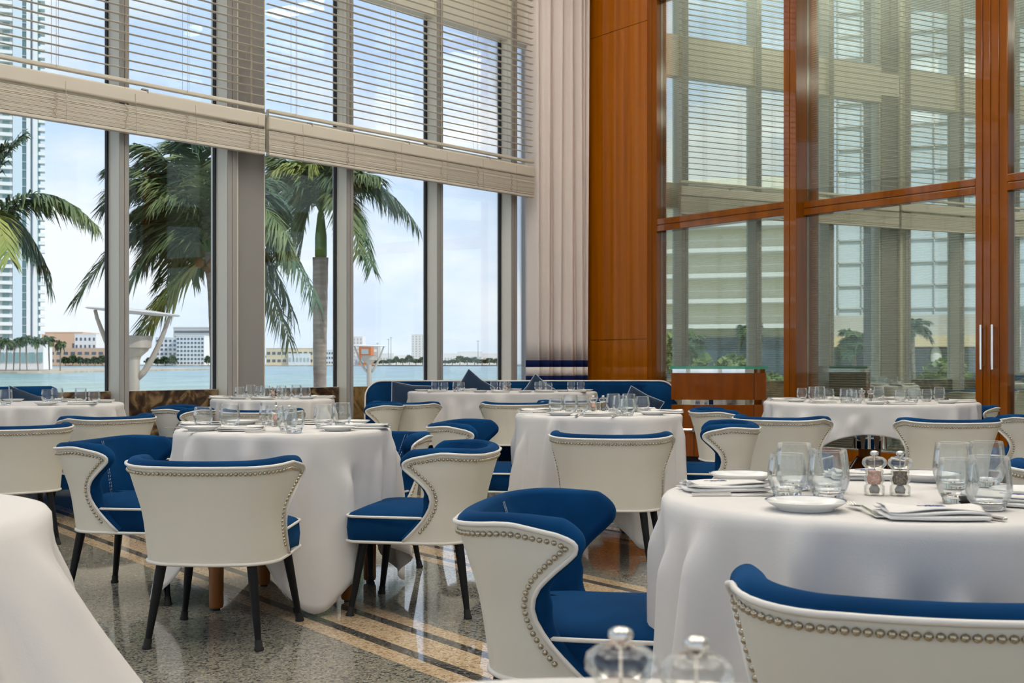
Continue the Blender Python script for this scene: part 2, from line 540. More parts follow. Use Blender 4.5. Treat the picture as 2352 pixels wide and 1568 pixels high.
# grey clad column between the window groups
mb = MB(); wbox(mb, 5.446, 5.80, -0.30, 0.10, 0, CEIL)
tag(mb.obj('wall_column', M['column']), kind='structure')
mb = MB(); wbox(mb, 5.80, 5.856, -0.25, 0.15, 0, CEIL)
tag(mb.obj('trim_1', M['frame']), kind='structure')
mb = MB(); wbox(mb, 5.42, 5.446, -0.1, 0.085, 0, CEIL)
tag(mb.obj('trim_2', M['frame']), kind='structure')

# ================================================================== venetian blinds
def blind(name, label, t0, t1, cords, seed, dz):
    rnd = random.Random(seed)
    root = thing(name, label, 'blind', wp((t0 + t1) / 2, 0.33, 0), math.atan2(W.y, W.x), 'window blinds')
    L = t1 - t0
    def loc_mesh(nm, c, s, m, tilt=0.0, crown=False):
        mb = MB()
        if crown:
            P = []
            for x in (-L / 2, L / 2):
                P.append([(x, s[1] * (k / 4 - .5), .004 * (1 - (k / 2 - 1) ** 2) + .0015) for k in range(5)] + [(x, s[1] * (.5 - k / 4), .004 * (1 - (k / 2 - 1) ** 2) - .0015) for k in range(5)])
            mb.grid(P, True)
        else:
            mb.bbox((0, 0, 0), s, min(s) * .2)
        return mb.mesh(nm, m)
    slat = loc_mesh('slat', None, (L, .050, .003), M['slat_open'], crown=True)
    thin = loc_mesh('slat', None, (L, .060, .0085), M['slat'])
    def put(me, z, dy=0, rx=0.0, nm='slat', rz=0.0):
        o = link_mesh(nm, me, root); o.location = (0, dy, z); o.rotation_euler = (rx, 0, rz); return o
    z = 3.78 + dz
    while z < 6.95:                                   # open slats of the upper blind
        put(slat, z, rnd.uniform(-.002, .002), rx=rnd.uniform(-.03, .06))
        z += .0815
    put(loc_mesh('bottom_rail', None, (L, .058, .035), M['slat']), 3.665 + dz, nm='bottom_rail')
    put(loc_mesh('headrail', None, (L, .075, .135), M['slat']), 3.535 + dz, nm='headrail')
    zz = 3.225
    for k in range(21):                               # the lower blind drawn up into a stack
        put(thin, zz, rnd.uniform(-.004, .004), rx=rnd.uniform(-.03, .05), rz=rnd.uniform(-.0006, .0006))
        zz += .0104
    put(loc_mesh('bottom_rail', None, (L, .064, .030), M['slat']), 3.200, nm='bottom_rail')
    for x in cords:
        mb = MB()
        for dx, dy in ((0, .034), (0.012, -.034), (.05, .0)):
            mb.tube([(x + dx, dy, 3.66 + dz), (x + dx, dy, 6.95)], .0022, 4)
        mb.obj('ladder_cord', M['cord'], root)
        mb = MB()
        pts = []
        for k in range(26):
            pts.append((x + rnd.uniform(-.022, .022), -.040 - .012 * rnd.random(), 3.215 + .235 * (k / 25) + rnd.uniform(-.012, .012)))
        mb.tube(pts, .0032, 4)
        mb.tube([(x + .10, -.044, 3.19), (x + .10, -.048, 3.36), (x + .095, -.042, 3.55)], .0022, 4)
        mb.obj('knotted_cord', M['cord'], root)
    for x in cords[::2]:
        mb = MB(); mb.box((x + .2, -.02, 3.612 + dz), (.055, .03, .014)); mb.box((x + .225, -.035, 3.598 + dz), (.012, .012, .035))
        mb.obj('bracket', M['frame_grey'], root)
    return root
# (local x runs towards the corner)
blind('venetian_blind', 'cream slatted blind across the left windows, its lower part drawn up in a stack', 5.62, 9.9, [-1.2, -.1, .58, 1.22, 1.95], 1, .0)
blind('venetian_blind', 'cream slatted blind across the right windows beside the curtain', 1.42, 5.57, [-1.75, -1.05, -.35, .38, 1.0, 1.62], 2, -.02)

# ================================================================== drape in the corner
def drape():
    root = thing('curtain', 'floor length cream curtain with navy bands in the room corner', 'curtain', (0, 0, 0))
    a = wp(1.32, 0.14, 0); b = rp(0.30, 0.22, 0)
    mid = wp(.45, .30, 0)
    n = 200
    pl = []
    for k in range(n + 1):
        s = k / n
        pl.append(a * (1 - s) ** 2 + mid * (2 * s * (1 - s)) + b * s * s)
    ph = [0]
    rnd = random.Random(5)
    widths = [rnd.uniform(.6, 1.5) for _ in range(7)]
    tot = sum(widths); acc = 0; knots = [0]
    for w_ in widths:
        acc += w_ / tot; knots.append(acc)
    def phase(s):
        for i in range(7):
            if s <= knots[i + 1] + 1e-9:
                return 2 * math.pi * (i + (s - knots[i]) / (knots[i + 1] - knots[i]))
        return 2 * math.pi * 7
    def row(z):
        out = []
        f = 1 - z / 7.0
        for k in range(n + 1):
            s = k / n
            t_ = (pl[min(k + 1, n)] - pl[max(k - 1, 0)]).normalized()
            nn = Vector((t_.y, -t_.x, 0))
            p_ = phase(s)
            amp = .075 + .018 * math.sin(3.1 * p_ / 6.28 + 1)
            off = amp * (2 * abs(math.sin(p_ / 2 + .35 * f * math.sin(s * 17))) ** .75 - 1) + .016 * math.sin(2 * p_ + 1.3 + 1.2 * f) + .02 * f * math.sin(s * 9 + 2)
            shear = .012 * math.cos(p_)
            p = pl[k] + nn * off + t_ * (shear + .03 * f * math.sin(s * 11 + 1))
            out.append((p.x, p.y, z))
        return out
    def part(nm, zs, m):
        mb = MB(); mb.grid([row(z) for z in zs]); o = mb.obj(nm, m, root, smooth=True)
        md = o.modifiers.new('thickness', 'SOLIDIFY'); md.thickness = .006
        return o
    zt = [7.15 - (7.15 - 1.10) * i / 24 for i in range(25)]
    part('drape_panel', zt, M['curtain'])
    part('navy_band', [1.10, 1.055, 1.01], M['curtain_band'])
    part('drape_panel', [1.01, .95, .895], M['curtain'])
    part('navy_band', [.895, .85, .79], M['curtain_band'])
    part('drape_panel', [.79, .5, .25, .02], M['curtain'])
drape()

# ================================================================== glazed lacquered wall
AXR = (R, RI, Vector((0, 0, 1)))
def rbox(mb, s0, s1, n0, n1, z0, z1, b=0.0):
    c = rp((s0 + s1) / 2, (n0 + n1) / 2, (z0 + z1) / 2); sz = (abs(s1 - s0), abs(n1 - n0), abs(z1 - z0))
    if b: mb.bbox(c, sz, b, AXR)
    else: mb.box(c, sz, AXR)
gw = thing('wall_right', None, None); gw['kind'] = 'structure'
mb = MB(); rbox(mb, -0.1, 1.55, -0.2, 0.06, 0, CEIL); mb.obj('backing', M['lacquer_dark'], gw)
# veneer panels between corner and first glazed bay (fine open joints)
for z0, z1 in ((0.0, 1.372), (1.378, 5.50), (5.506, CEIL)):
    mb = MB(); rbox(mb, .02, .176, .06, .088, z0, z1, .002); mb.obj('veneer_panel', M['lacquer'], gw)
    mb = MB(); rbox(mb, .180, 1.405, .06, .090, z0, z1, .002); mb.obj('veneer_panel', M['lacquer'], gw)
def post(name, s0, s1, n0, n1, m='lacquer_dark', groove=True):
    if groove:
        c = (s0 + s1) / 2
        for a_, b_ in ((s0, c - .004), (c + .004, s1)):
            mb = MB(); rbox(mb, a_, b_, n0, n1, 0, CEIL, .006); mb.obj(name, M[m], gw)
        mb = MB(); rbox(mb, c - .004, c + .004, n0, n1 - .012, 0, CEIL); mb.obj('groove', M[m], gw)
    else:
        mb = MB(); rbox(mb, s0, s1, n0, n1, 0, CEIL, .006); mb.obj(name, M[m], gw)
post('jamb', 1.410, 1.578, -0.12, .094)
post('post', 3.735, 3.912, -0.16, .205)
post('door_stile', 6.015, 6.174, -0.05, .07)
post('door_stile', 6.180, 6.352, -0.05, .07)
post('post', 8.40, 8.58, -0.16, .205)
post('post', 10.8, 10.98, -0.16, .205)
post('post', 13.2, 13.38, -0.16, .205)
BAYS = [(1.578, 3.735, 2.75, 2.91, .09, 2.91 + .0), (3.912, 6.015, 2.722, 2.88, .07, 3.02), (6.352, 8.40, 2.722, 2.88, .07, 3.02), (8.58, 10.8, 2.75, 2.91, .09, 2.91), (10.98, 13.2, 2.75, 2.91, .09, 2.91)]
for i, (s0, s1, z0, z1, n1, zb) in enumerate(BAYS):
    zc = (z0 + z1) / 2
    for a_, b_ in ((z0, zc - .004), (zc + .004, z1)):
        mb = MB(); rbox(mb, s0, s1, -.06, n1, a_, b_, .006); mb.obj('transom', M['lacquer_dark'], gw)
    mb = MB(); rbox(mb, s0, s1, -.06, n1 - .014, zc - .004, zc + .004); mb.obj('groove', M['lacquer_dark'], gw)
    mb = MB(); rbox(mb, s0, s1, -.06, n1, 5.72, 5.86, .006); mb.obj('transom', M['lacquer_dark'], gw)
    mb = MB(); rbox(mb, s0, s1, -.06, n1, 0.0, .12, .006); mb.obj('bottom_rail', M['lacquer_dark'], gw)
    for a_, b_ in ((.12, z0), (z1, 5.72), (5.86, CEIL)):
        mb = MB(); rbox(mb, s0, s1, -.004, .004, a_, b_); mb.obj('pane', M['mirror_glass'], gw)
    # integral mini blinds behind the glass
    for a_, b_ in ((.13, z0 - .125), (zb, 5.72)):
        mb = MB()
        z = a_ + .02
        while z < b_:
            c = rp((s0 + s1) / 2, -.055, z)
            ca, sa = math.cos(.55), math.sin(.55)
            mb.box(c, (s1 - s0 - .03, .024, .0012), (R, (RI * ca + Vector((0, 0, -sa))), (Vector((0, 0, ca)) + RI * sa)))
            z += .0255
        tag(mb.obj('mini_blind', M['inner_slat'], gw), kind='stuff')
        mb = MB()
        for q in range(5):
            c = s0 + (s1 - s0) * (.10 + .2 * q)
            rbox(mb, c - .002, c + .002, -.040, -.037, a_, b_)
        mb.obj('blind_tape', M['frame_grey'], gw)
    mb = MB(); rbox(mb, s0, s1, -.085, -.02, z0 - .125, z0 - .002); mb.obj('headrail', M['headrail'], gw)
    if zb > z1 + .05:
        mb = MB(); rbox(mb, s0, s1, -.075, -.03, zb - .012, zb + .010); mb.obj('bottom_rail', M['headrail'], gw)
# bar handles on the two meeting door stiles
for s in (6.105, 6.225):
    mb = MB()
    c0 = rp(s, .125, 1.0); c1 = rp(s, .125, 1.435)
    mb.tube([c0, c1], .013, 12)
    for z in (1.03, 1.405):
        mb.tube([rp(s, .07, z), rp(s, .125, z)], .008, 8)
    mb.obj('door_handle', M['chrome'], gw, smooth=True, angle=40)
# service corridor behind the glazing
mb = MB(); rbox(mb, -1.0, 16.2, -1.6, -1.5, 0, CEIL)
tag(mb.obj('wall_corridor', M['corridor']), kind='structure')

# ================================================================== outside
def leafmat(name, c1, c2, sc=3.0):
    m = mat(name, c1, rough=0.6, spec=0.3, vary=((sc, sc, sc), c2, .35, .65))
    return m
M['frond'] = leafmat('palm_frond_green', (0.075, 0.125, 0.048), (0.16, 0.20, 0.075), 1.4)
M['frond_light'] = leafmat('young_frond_green', (0.17, 0.24, 0.05), (0.30, 0.32, 0.08), 1.4)
M['frond_dark'] = leafmat('dark_frond_green', (0.05, 0.105, 0.060), (0.10, 0.15, 0.075), 1.4)
M['crownshaft'] = leafmat('green_crownshaft', (0.07, 0.16, 0.03), (0.13, 0.22, 0.05))
M['trunk'] = mat('grey_brown_palm_trunk', (0.30, 0.25, 0.20), rough=0.9, vary=((2, 2, 9), (0.20, 0.165, 0.13), .35, .65), bump=(25, .5, .02))
M['coconut_husk'] = mat('brown_husk', (0.17, 0.10, 0.035), rough=0.9)
M['foliage'] = leafmat('shore_foliage', (0.045, 0.085, 0.035), (0.10, 0.14, 0.06), .25)
M['shrub_leaf'] = leafmat('garden_shrub_leaf', (0.16, 0.24, 0.08), (0.30, 0.36, 0.16), .6)
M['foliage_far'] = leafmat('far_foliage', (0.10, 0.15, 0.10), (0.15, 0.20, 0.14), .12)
M['white_wall'] = mat('white_facade', (0.78, 0.78, 0.76), rough=0.8)
M['pale_blue_wall'] = mat('pale_blue_facade', (0.62, 0.70, 0.76), rough=0.7)
M['peach_wall'] = mat('peach_facade', (0.70, 0.47, 0.32), rough=0.8)
M['yellow_wall'] = mat('pale_yellow_facade', (0.74, 0.60, 0.40), rough=0.8)
M['grey_wall'] = mat('grey_facade', (0.50, 0.50, 0.48), rough=0.8)
M['cream_wall'] = mat('cream_facade', (0.82, 0.77, 0.62), rough=0.8)
M['orange_wall'] = mat('orange_facade', (0.62, 0.20, 0.07), rough=0.8)
M['dark_glass'] = mat('dark_facade_glass', (0.06, 0.09, 0.13), rough=0.15, coat=1.0)
M['aqua_glass'] = mat('aqua_facade_glass', (0.22, 0.38, 0.38), rough=0.15, coat=1.0)
M['stone'] = mat('pale_shore_stone', (0.55, 0.47, 0.36), rough=0.9, vary=((.3, .3, .3), (0.42, 0.36, 0.28), .4, .6))
M['paving'] = mat('terrace_paving', (0.42, 0.40, 0.36), rough=0.8)
M['lamp_metal'] = mat('champagne_lamp_metal', (0.50, 0.45, 0.38), rough=0.45, metal=0.3)
M['lamp_disc'] = mat('white_reflector', (0.80, 0.80, 0.79), rough=0.5)
M['pole'] = mat('grey_steel_pole', (0.30, 0.33, 0.36), rough=0.6)
M['bougainvillea'] = mat('magenta_petal', (0.60, 0.05, 0.42), rough=0.7)

WATER = -2.2
def water_mat():
    m = mat('bay_water', (0.10, 0.27, 0.30), rough=0.22, spec=0.5)
    t = m.node_tree; b = t.nodes['Principled BSDF']
    tcn = N(t, 'ShaderNodeTexCoord')
    sp = N(t, 'ShaderNodeSeparateXYZ'); t.links.new(tcn.outputs['Object'], sp.inputs[0])
    nz = N(t, 'ShaderNodeTexNoise'); nz.inputs['Scale'].default_value = .012; nz.inputs['Detail'].default_value = 5
    t.links.new(tcn.outputs['Object'], nz.inputs['Vector'])
    ad = N(t, 'ShaderNodeMath', operation='MULTIPLY_ADD'); ad.inputs[1].default_value = 260
    t.links.new(nz.outputs['Fac'], ad.inputs[0]); t.links.new(sp.outputs['Y'], ad.inputs[2])
    mr = N(t, 'ShaderNodeMapRange'); mr.inputs['From Min'].default_value = 260; mr.inputs['From Max'].default_value = 720
    t.links.new(ad.outputs[0], mr.inputs['Value'])
    r = N(t, 'ShaderNodeValToRGB')
    r.color_ramp.elements[0].position = 0.0; r.color_ramp.elements[0].color = (0.17, 0.30, 0.17, 1)
    r.color_ramp.elements[1].position = 1.0; r.color_ramp.elements[1].color = (0.045, 0.165, 0.215, 1)
    e = r.color_ramp.elements.new(.35); e.color = (0.085, 0.24, 0.21, 1)
    t.links.new(mr.outputs[0], r.inputs[0]); t.links.new(r.outputs[0], b.inputs['Base Color'])
    wv = N(t, 'ShaderNodeTexNoise'); wv.inputs['Scale'].default_value = .085; wv.inputs['Detail'].default_value = 8; wv.inputs['Roughness'].default_value = .7
    mp_ = N(t, 'ShaderNodeMapping'); mp_.inputs['Scale'].default_value = (1.0, .55, 1)
    t.links.new(tcn.outputs['Object'], mp_.inputs[0]); t.links.new(mp_.outputs[0], wv.inputs['Vector'])
    bp = N(t, 'ShaderNodeBump'); bp.inputs['Strength'].default_value = 1.0; bp.inputs['Distance'].default_value = 1.6
    t.links.new(wv.outputs['Fac'], bp.inputs['Height']); t.links.new(bp.outputs[0], b.inputs['Normal'])
    # paler green where the wave noise runs high
    fr = N(t, 'ShaderNodeValToRGB'); fr.color_ramp.elements[0].position = .38; fr.color_ramp.elements[1].position = .70
    t.links.new(wv.outputs['Fac'], fr.inputs[0])
    mx = N(t, 'ShaderNodeMixRGB'); mx.inputs[2].default_value = (.30, .46, .44, 1)
    t.links.new(fr.outputs[0], mx.inputs[0]); t.links.new(r.outputs[0], mx.inputs[1]); t.links.new(mx.outputs[0], b.inputs['Base Color'])
    return m
M['water'] = water_mat()
tag(MB().box((0, 2560, WATER - .5), (7000, 5000, 1.0)).obj('bay_water', M['water']), 'blue green bay water beyond the windows', 'water', kind='stuff')
# terrace outside the windows, and the garden to the left of the building
mb = MB(); mb.prism([(-75, -30), (-2, -30), (4, 24), (20, 52), (-75, 52)], -2.4, -1.25)
tag(mb.obj('ground', M['paving']), kind='structure')
mb = MB(); mb.prism([(-400, -160), (-75, -160), (-75, 56), (-400, 56)], -2.4, -1.3)
tag(mb.obj('ground', leafmat('lawn', (.26, .30, .16), (.42, .40, .30), .2)), kind='structure')
# far shore
mb = MB(); mb.prism([(-900, 1395), (900, 1395), (900, 1700), (-900, 1700)], -3, -1.0)
tag(mb.obj('ground', M['stone']), kind='structure')
mb = MB(); mb.prism([(-300, 378), (-160, 380), (-149, 392), (-150, 640), (-300, 640)], -3, -1.55)
tag(mb.obj('ground', M['stone']), kind='structure')

FPX = 2700.0
def dx(px, D): return (px - 1176) / FPX * D
def dz(py, D): return EYE - (py - 834) / FPX * D

def building(name, label, x0, x1, ytop, ybot, D, depth, m, rows=0, cols=0, wm='dark_glass', wfrac=(.55, .5), strips=False, group=None):
    """block standing at distance D; window panels sit proud of the wall"""
    X0, X1 = dx(x0, D), dx(x1, D); Z0, Z1 = dz(ybot, D), dz(ytop, D)
    root = thing(name, label, 'building', ((X0 + X1) / 2, D + depth / 2, Z0), 0, group)
    w, h = X1 - X0, Z1 - Z0
    MB().bbox((0, 0, h / 2), (w, depth, h), min(w, depth, h) * .01).obj('wall', M[m], root)
    mb = MB(); mb.box((0, 0, h + h * .012), (w * 1.01, depth * 1.01, h * .03)); mb.obj('roof', M[m], root)
    if rows:
        me = None
        for r in range(rows):
            zc = h * (r + .62) / (rows + .25)
            hh = h / (rows + .25) * wfrac[1]
            if strips:
                mb = MB(); mb.box((0, -depth / 2 - .1, 0), (w * .94, .4, hh)); o = mb.obj('window_band', M[wm], root); o.location = (0, 0, zc); continue
            for c in range(cols):
                if me is None:
                    mb = MB(); mb.box((0, 0, 0), (w / cols * wfrac[0], .4, hh)); me = mb.mesh('window', M[wm])
                o = link_mesh('window', me, root)
                o.location = (w * ((c + .5) / cols - .5), -depth / 2 - .1, zc)
    return root

# --- left tower with stepped balconies
def tower():
    D = 430.0
    x0, x1, zt = dx(-120, D), dx(93, D), 190.0
    root = thing('apartment_tower', 'tall white apartment tower with stacked balconies at the left window edge', 'building', (dx(0, D), D, 0), .38)
    ox = dx(0, D)
    P = lambda px: dx(px, D) - ox
    mb = MB(); mb.box(((P(-120) + P(27)) / 2, 14, zt / 2 - 1), (P(27) - P(-120), 24, zt)); mb.obj('wall', M['white_wall'], root)
    mb = MB(); mb.box(((P(27) + P(47)) / 2, 13, zt / 2 - 1), (P(47) - P(27), 24, zt)); mb.obj('wall', M['pale_blue_wall'], root)
    mb = MB(); mb.box(((P(47) + P(56)) / 2, 14, zt / 2 - 1), (P(56) - P(47), 24, zt)); mb.obj('glass_strip', M['aqua_glass'], root)
    mb = MB(); mb.box(((P(56) + P(80)) / 2, 12, zt / 2 - 1), (P(80) - P(56), 24, zt)); mb.obj('wall', M['white_wall'], root)
    mb = MB(); mb.box(((P(80) + P(86)) / 2, 14, zt / 2 - 1), (P(86) - P(80), 22, zt)); mb.obj('glass_strip', M['aqua_glass'], root)
    mb = MB(); mb.box(((P(66) + P(69)) / 2, 0, zt / 2 - 1), (P(69) - P(66), .6, zt)); mb.obj('glass_strip', M['dark_glass'], root)
    mb = MB(); mb.box((0, 0, 0), (P(96) - P(82), 5, .35)); mb.box((0, -2.4, .55), (P(96) - P(82), .12, 1.0)); bal = mb.mesh('balcony', M['white_wall'])
    mb = MB(); mb.box((0, 0, 0), (P(26) - P(-14), 3.2, .4)); mb.box((0, -1.5, .6), (P(26) - P(-14), .15, 1.0)); bal2 = mb.mesh('balcony', M['white_wall'])
    mb = MB(); mb.box((0, 0, 0), (P(20) - P(5), .5, 1.9)); win = mb.mesh('window', M['aqua_glass'])
    mb = MB(); mb.box((0, 0, 0), (P(56) - P(47), .8, .35)); band = mb.mesh('floor_band', M['white_wall'])
    for k in range(48):
        z = 6 + 3.02 * k
        if z > 165: break
        o = link_mesh('balcony', bal, root); o.location = (P(89), 4, z)
        o = link_mesh('balcony', bal2, root); o.location = (P(6), 1.2, z)
        o = link_mesh('window', win, root); o.location = (P(12.5), 2.0, z + 1.6)
        o = link_mesh('floor_band', band, root); o.location = (P(51.5), 1.8, z)
tower()
building('seafront_pavilion', 'low white seafront pavilion with glass front behind the promenade palms', -60, 100, 792, 848, 412, 8, 'white_wall', 1, 9, 'aqua_glass', (.8, .5))
building('hotel_block', 'peach hotel block with a dark glass face left of the first mullion', 95, 190, 764, 839, 1490, 60, 'peach_wall', 1, 3, 'dark_glass', (.5, .45))
building('apartment_block', 'small white stepped block with square windows beside the peach hotel', 171, 221, 768, 839, 1420, 40, 'white_wall', 4, 5, 'dark_glass', (.42, .4))
building('terrace_building', 'long low orange roofed building under the peach hotel', 95, 240, 800, 839, 1398, 12, 'peach_wall', 2, 9, 'dark_glass', (.6, .35))
building('office_block', 'white office block with a grid of square dark windows over the water', 405, 469, 772, 839, 1402, 50, 'white_wall', 7, 8, 'dark_glass', (.58, .5))
building('office_block', 'lower white office wing with dark stair strip left of the gridded block', 357, 406, 776, 839, 1412, 45, 'white_wall', 6, 5, 'dark_glass', (.55, .5))
building('parking_garage', 'grey striped parking structure rising behind the white office block', 398, 492, 753, 839, 1470, 50, 'grey_wall', 6, 1, 'dark_glass', (.9, .35), strips=True)
building('terminal_building', 'long pale yellow harbour building seen beside the palm trunk', 611, 720, 800, 839, 1400, 40, 'yellow_wall', 2, 9, 'dark_glass', (.6, .35))
building('terminal_building', 'white sloping harbour shed before the yellow building', 662, 712, 812, 839, 1396, 3, 'white_wall', 1, 6, 'grey_wall', (.5, .4))
building('harbour_block', 'white harbour block between the royal palm trunk and the mullion', 748, 772, 804, 839, 1402, 30, 'white_wall', 3, 4, 'dark_glass', (.5, .4))
building('apartment_tower', 'pale ribbed tower rising behind the second lamp post', 811, 833, 774, 838, 1600, 30, 'white_wall', 8, 3, 'grey_wall', (.4, .6))
building('warehouse', 'orange and grey warehouse behind the second lamp post', 824, 852, 795, 839, 1402, 30, 'orange_wall', 2, 1, 'grey_wall', (.6, .6))
building('warehouse', 'grey clad warehouse right of the orange one', 840, 868, 792, 839, 1480, 30, 'grey_wall', 2, 2, 'white_wall', (.6, .3))
building('apartment_tower', 'slim white tower on the far shore left of the fourth mullion', 945, 976, 769, 838, 1600, 30, 'white_wall', 12, 4, 'grey_wall', (.35, .5))
for i, (x0, x1, y0) in enumerate([(815, 862, 818), (866, 905, 812), (902, 940, 816), (905, 970, 822), (1020, 1060, 812), (1050, 1108, 808), (1100, 1152, 812), (1060, 1100, 819)]):
    where = ['blue roofed under the lamp post arms', 'left of the far light poles', 'right of the far light poles', 'below the slim tower', 'left edge of the last window', 'middle of the last window', 'right edge of the last window', 'lower front row of the last window'][i]
    building('harbour_shed', 'low white harbour shed, ' + where, x0, x1, y0, 838, 1520 + 11 * i, 8, 'white_wall' if i else 'pale_blue_wall', 1, 6, 'grey_wall', (.5, .35), group=None)

# shoreline trees
def tree_mesh(seed, m, squash=1.0):
    rnd = random.Random(seed)
    mb = MB()
    for k in range(90):                        # leaf clusters
        th = rnd.uniform(0, 6.28); u = rnd.uniform(-.35, 1); r = math.sqrt(max(0, 1 - u * u)) * rnd.uniform(.6, 1.05)
        c = Vector((r * math.cos(th), r * math.sin(th) * .6, (u * .8 + .72) * squash))
        for q in range(4):
            a = Vector((rnd.gauss(0, 1), rnd.gauss(0, 1), rnd.gauss(0, 1))).normalized() * rnd.uniform(.12, .3)
            b = Vector((rnd.gauss(0, 1), rnd.gauss(0, 1), rnd.gauss(0, 1))).normalized() * rnd.uniform(.10, .22)
            o = c + Vector((rnd.gauss(0, .10), rnd.gauss(0, .10), rnd.gauss(0, .08)))
            mb.add([o - a, o + b, o + a, o - b], [(0, 1, 2, 3)])
    return mb.mesh('crown', M[m])
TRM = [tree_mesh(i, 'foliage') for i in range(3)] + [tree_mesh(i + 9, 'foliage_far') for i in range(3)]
TREE_N = {}
NTH = ['first', 'second', 'third', 'fourth', 'fifth', 'sixth', 'seventh', 'eighth', 'ninth', 'tenth', 'eleventh', 'twelfth']
def tree(px, ybase, wpx, hpx, D, k, label):
    TREE_N[label] = TREE_N.get(label, 0) + 1
    label = label + ', ' + NTH[TREE_N[label] - 1] + ' from left'
    root = thing('shore_tree', label, 'tree', (dx(px, D), D, dz(ybase, D)), 0, 'trees along the far shore')
    s = wpx / FPX * D / 2; h = hpx / FPX * D
    o = link_mesh('crown', TRM[k], root); o.scale = (s, s, h / 1.75); o.rotation_euler = (0, 0, k * 1.3)
    mb = MB(); mb.tube([(0, 0, -1), (s * .05, 0, h * .6)], [s * .08, s * .05], 6); mb.obj('trunk', M['trunk'], root)
rt_ = random.Random(11)
for x in range(150, 245, 17): tree(x, 838, 25, rt_.uniform(14, 26), 1385, rt_.randrange(3), 'dark green shore tree in the row under the peach hotel')
for x in range(345, 412, 17): tree(x, 838, 25, rt_.uniform(14, 24), 1385, rt_.randrange(3), 'dark green shore tree in the row before the white offices')
for x in (478, 488): tree(x, 838, 20, rt_.uniform(14, 26), 1385, rt_.randrange(3), 'dark green shore tree right of the gridded offices')
for x in range(865, 980, 15): tree(x, 836, 21, rt_.uniform(9, 24), 1390, rt_.randrange(3), 'green shore tree in the scrub below the slim white tower')
for x in range(1022, 1152, 17): tree(x, 836, 25, rt_.uniform(8, 20), 1390, rt_.randrange(6), 'green shore tree along the last window')
for x, y in ((617, 802), (638, 799), (710, 806)): tree(x, 838, 16, 838 - y, 1460, 1, 'dark tree showing over the yellow harbour building')

# tall harbour floodlight poles
for x, y0, lab in ((644, 769, 'leftmost of the tall light poles'), (660, 773, 'second of the tall light poles'), (766, 776, 'tall light pole at the royal palm'), (892, 779, 'thicker of two poles by the lamp post'), (898, 775, 'taller of two poles by the lamp post'), (867, 788, 'short mast behind the lamp post'), (1098, 783, 'tall light pole in the last window')):
    D = 1410.0
    root = thing('light_pole', lab + ' on the far shore', 'light pole', (dx(x, D), D, dz(838, D)))
    h = (838 - y0) / FPX * D
    mb = MB(); mb.tube([(0, 0, 0), (0, 0, h)], [.45, .28], 6); mb.obj('pole', M['pole'], root)
    mb = MB(); mb.box((0, 0, h), (3.0, .6, .5)); mb.obj('lamp_head', M['pole'], root)

# ------------------------------------------------------------------ palms
def frond_mesh(name, tip, arch, m, seed, nleaf=46, leaf=.62, width=.052, stem_r=.022, blow=-.25):
    """a feather frond from the origin to tip, raised by arch; leaflets hang along both sides"""
    rnd = random.Random(seed)
    mb = MB()
    tip = Vector(tip); L = tip.length
    c1 = tip * .45 + Vector((0, 0, arch))
    def pt(u): return c1 * (2 * u * (1 - u)) + tip * (u * u)
    def tg(u): return (c1 * (1 - 2 * u) * 2 + tip * (2 * u)).normalized()
    mb.tube([pt(k / 12) for k in range(13)], [stem_r * (1.15 - k / 12) for k in range(13)], 5)
    mb.m = 1
    for k in range(nleaf):
        u = .10 + .90 * (k + .5) / nleaf
        p = pt(u); t = tg(u)
        side = t.cross(Vector((0, 0, 1)))
        if side.length < .05: side = Vector((1, 0, 0))
        side.normalize()
        upv = side.cross(t).normalized()
        ll = leaf * (1.0 - .62 * abs(u - .42) ** 1.3 * 1.6) * rnd.uniform(.85, 1.1)
        for s in (-1, 1):
            for q in range(2):
                dirv = (side * s * rnd.uniform(.55, 1.0) + t * rnd.uniform(.55, .95) + upv * rnd.uniform(-.1, .30) + Vector((blow * rnd.uniform(.4, 1), 0, -.15 - .25 * rnd.random()))).normalized()
                droop = Vector((blow * .5, 0, -1)) * (ll * rnd.uniform(.22, .50))
                a = p + t * rnd.uniform(-.02, .02)
                b = a + dirv * ll * .55 + droop * .18
                c = a + dirv * ll + droop
                wv = dirv.cross(upv + Vector((rnd.uniform(-.5, .5), rnd.uniform(-.5, .5), rnd.uniform(-.3, .3))))
                if wv.length < .01: wv = t.copy()
                wv = wv.normalized() * width * .5
                mb.add([a - wv * .5, a + wv * .5, b + wv, b - wv, c], [(0, 1, 2, 3), (3, 2, 4)])
    return mb.mesh(name, [M['frond_light'] if m == 'frond_light' else M['crownshaft'], M[m]], smooth=False)

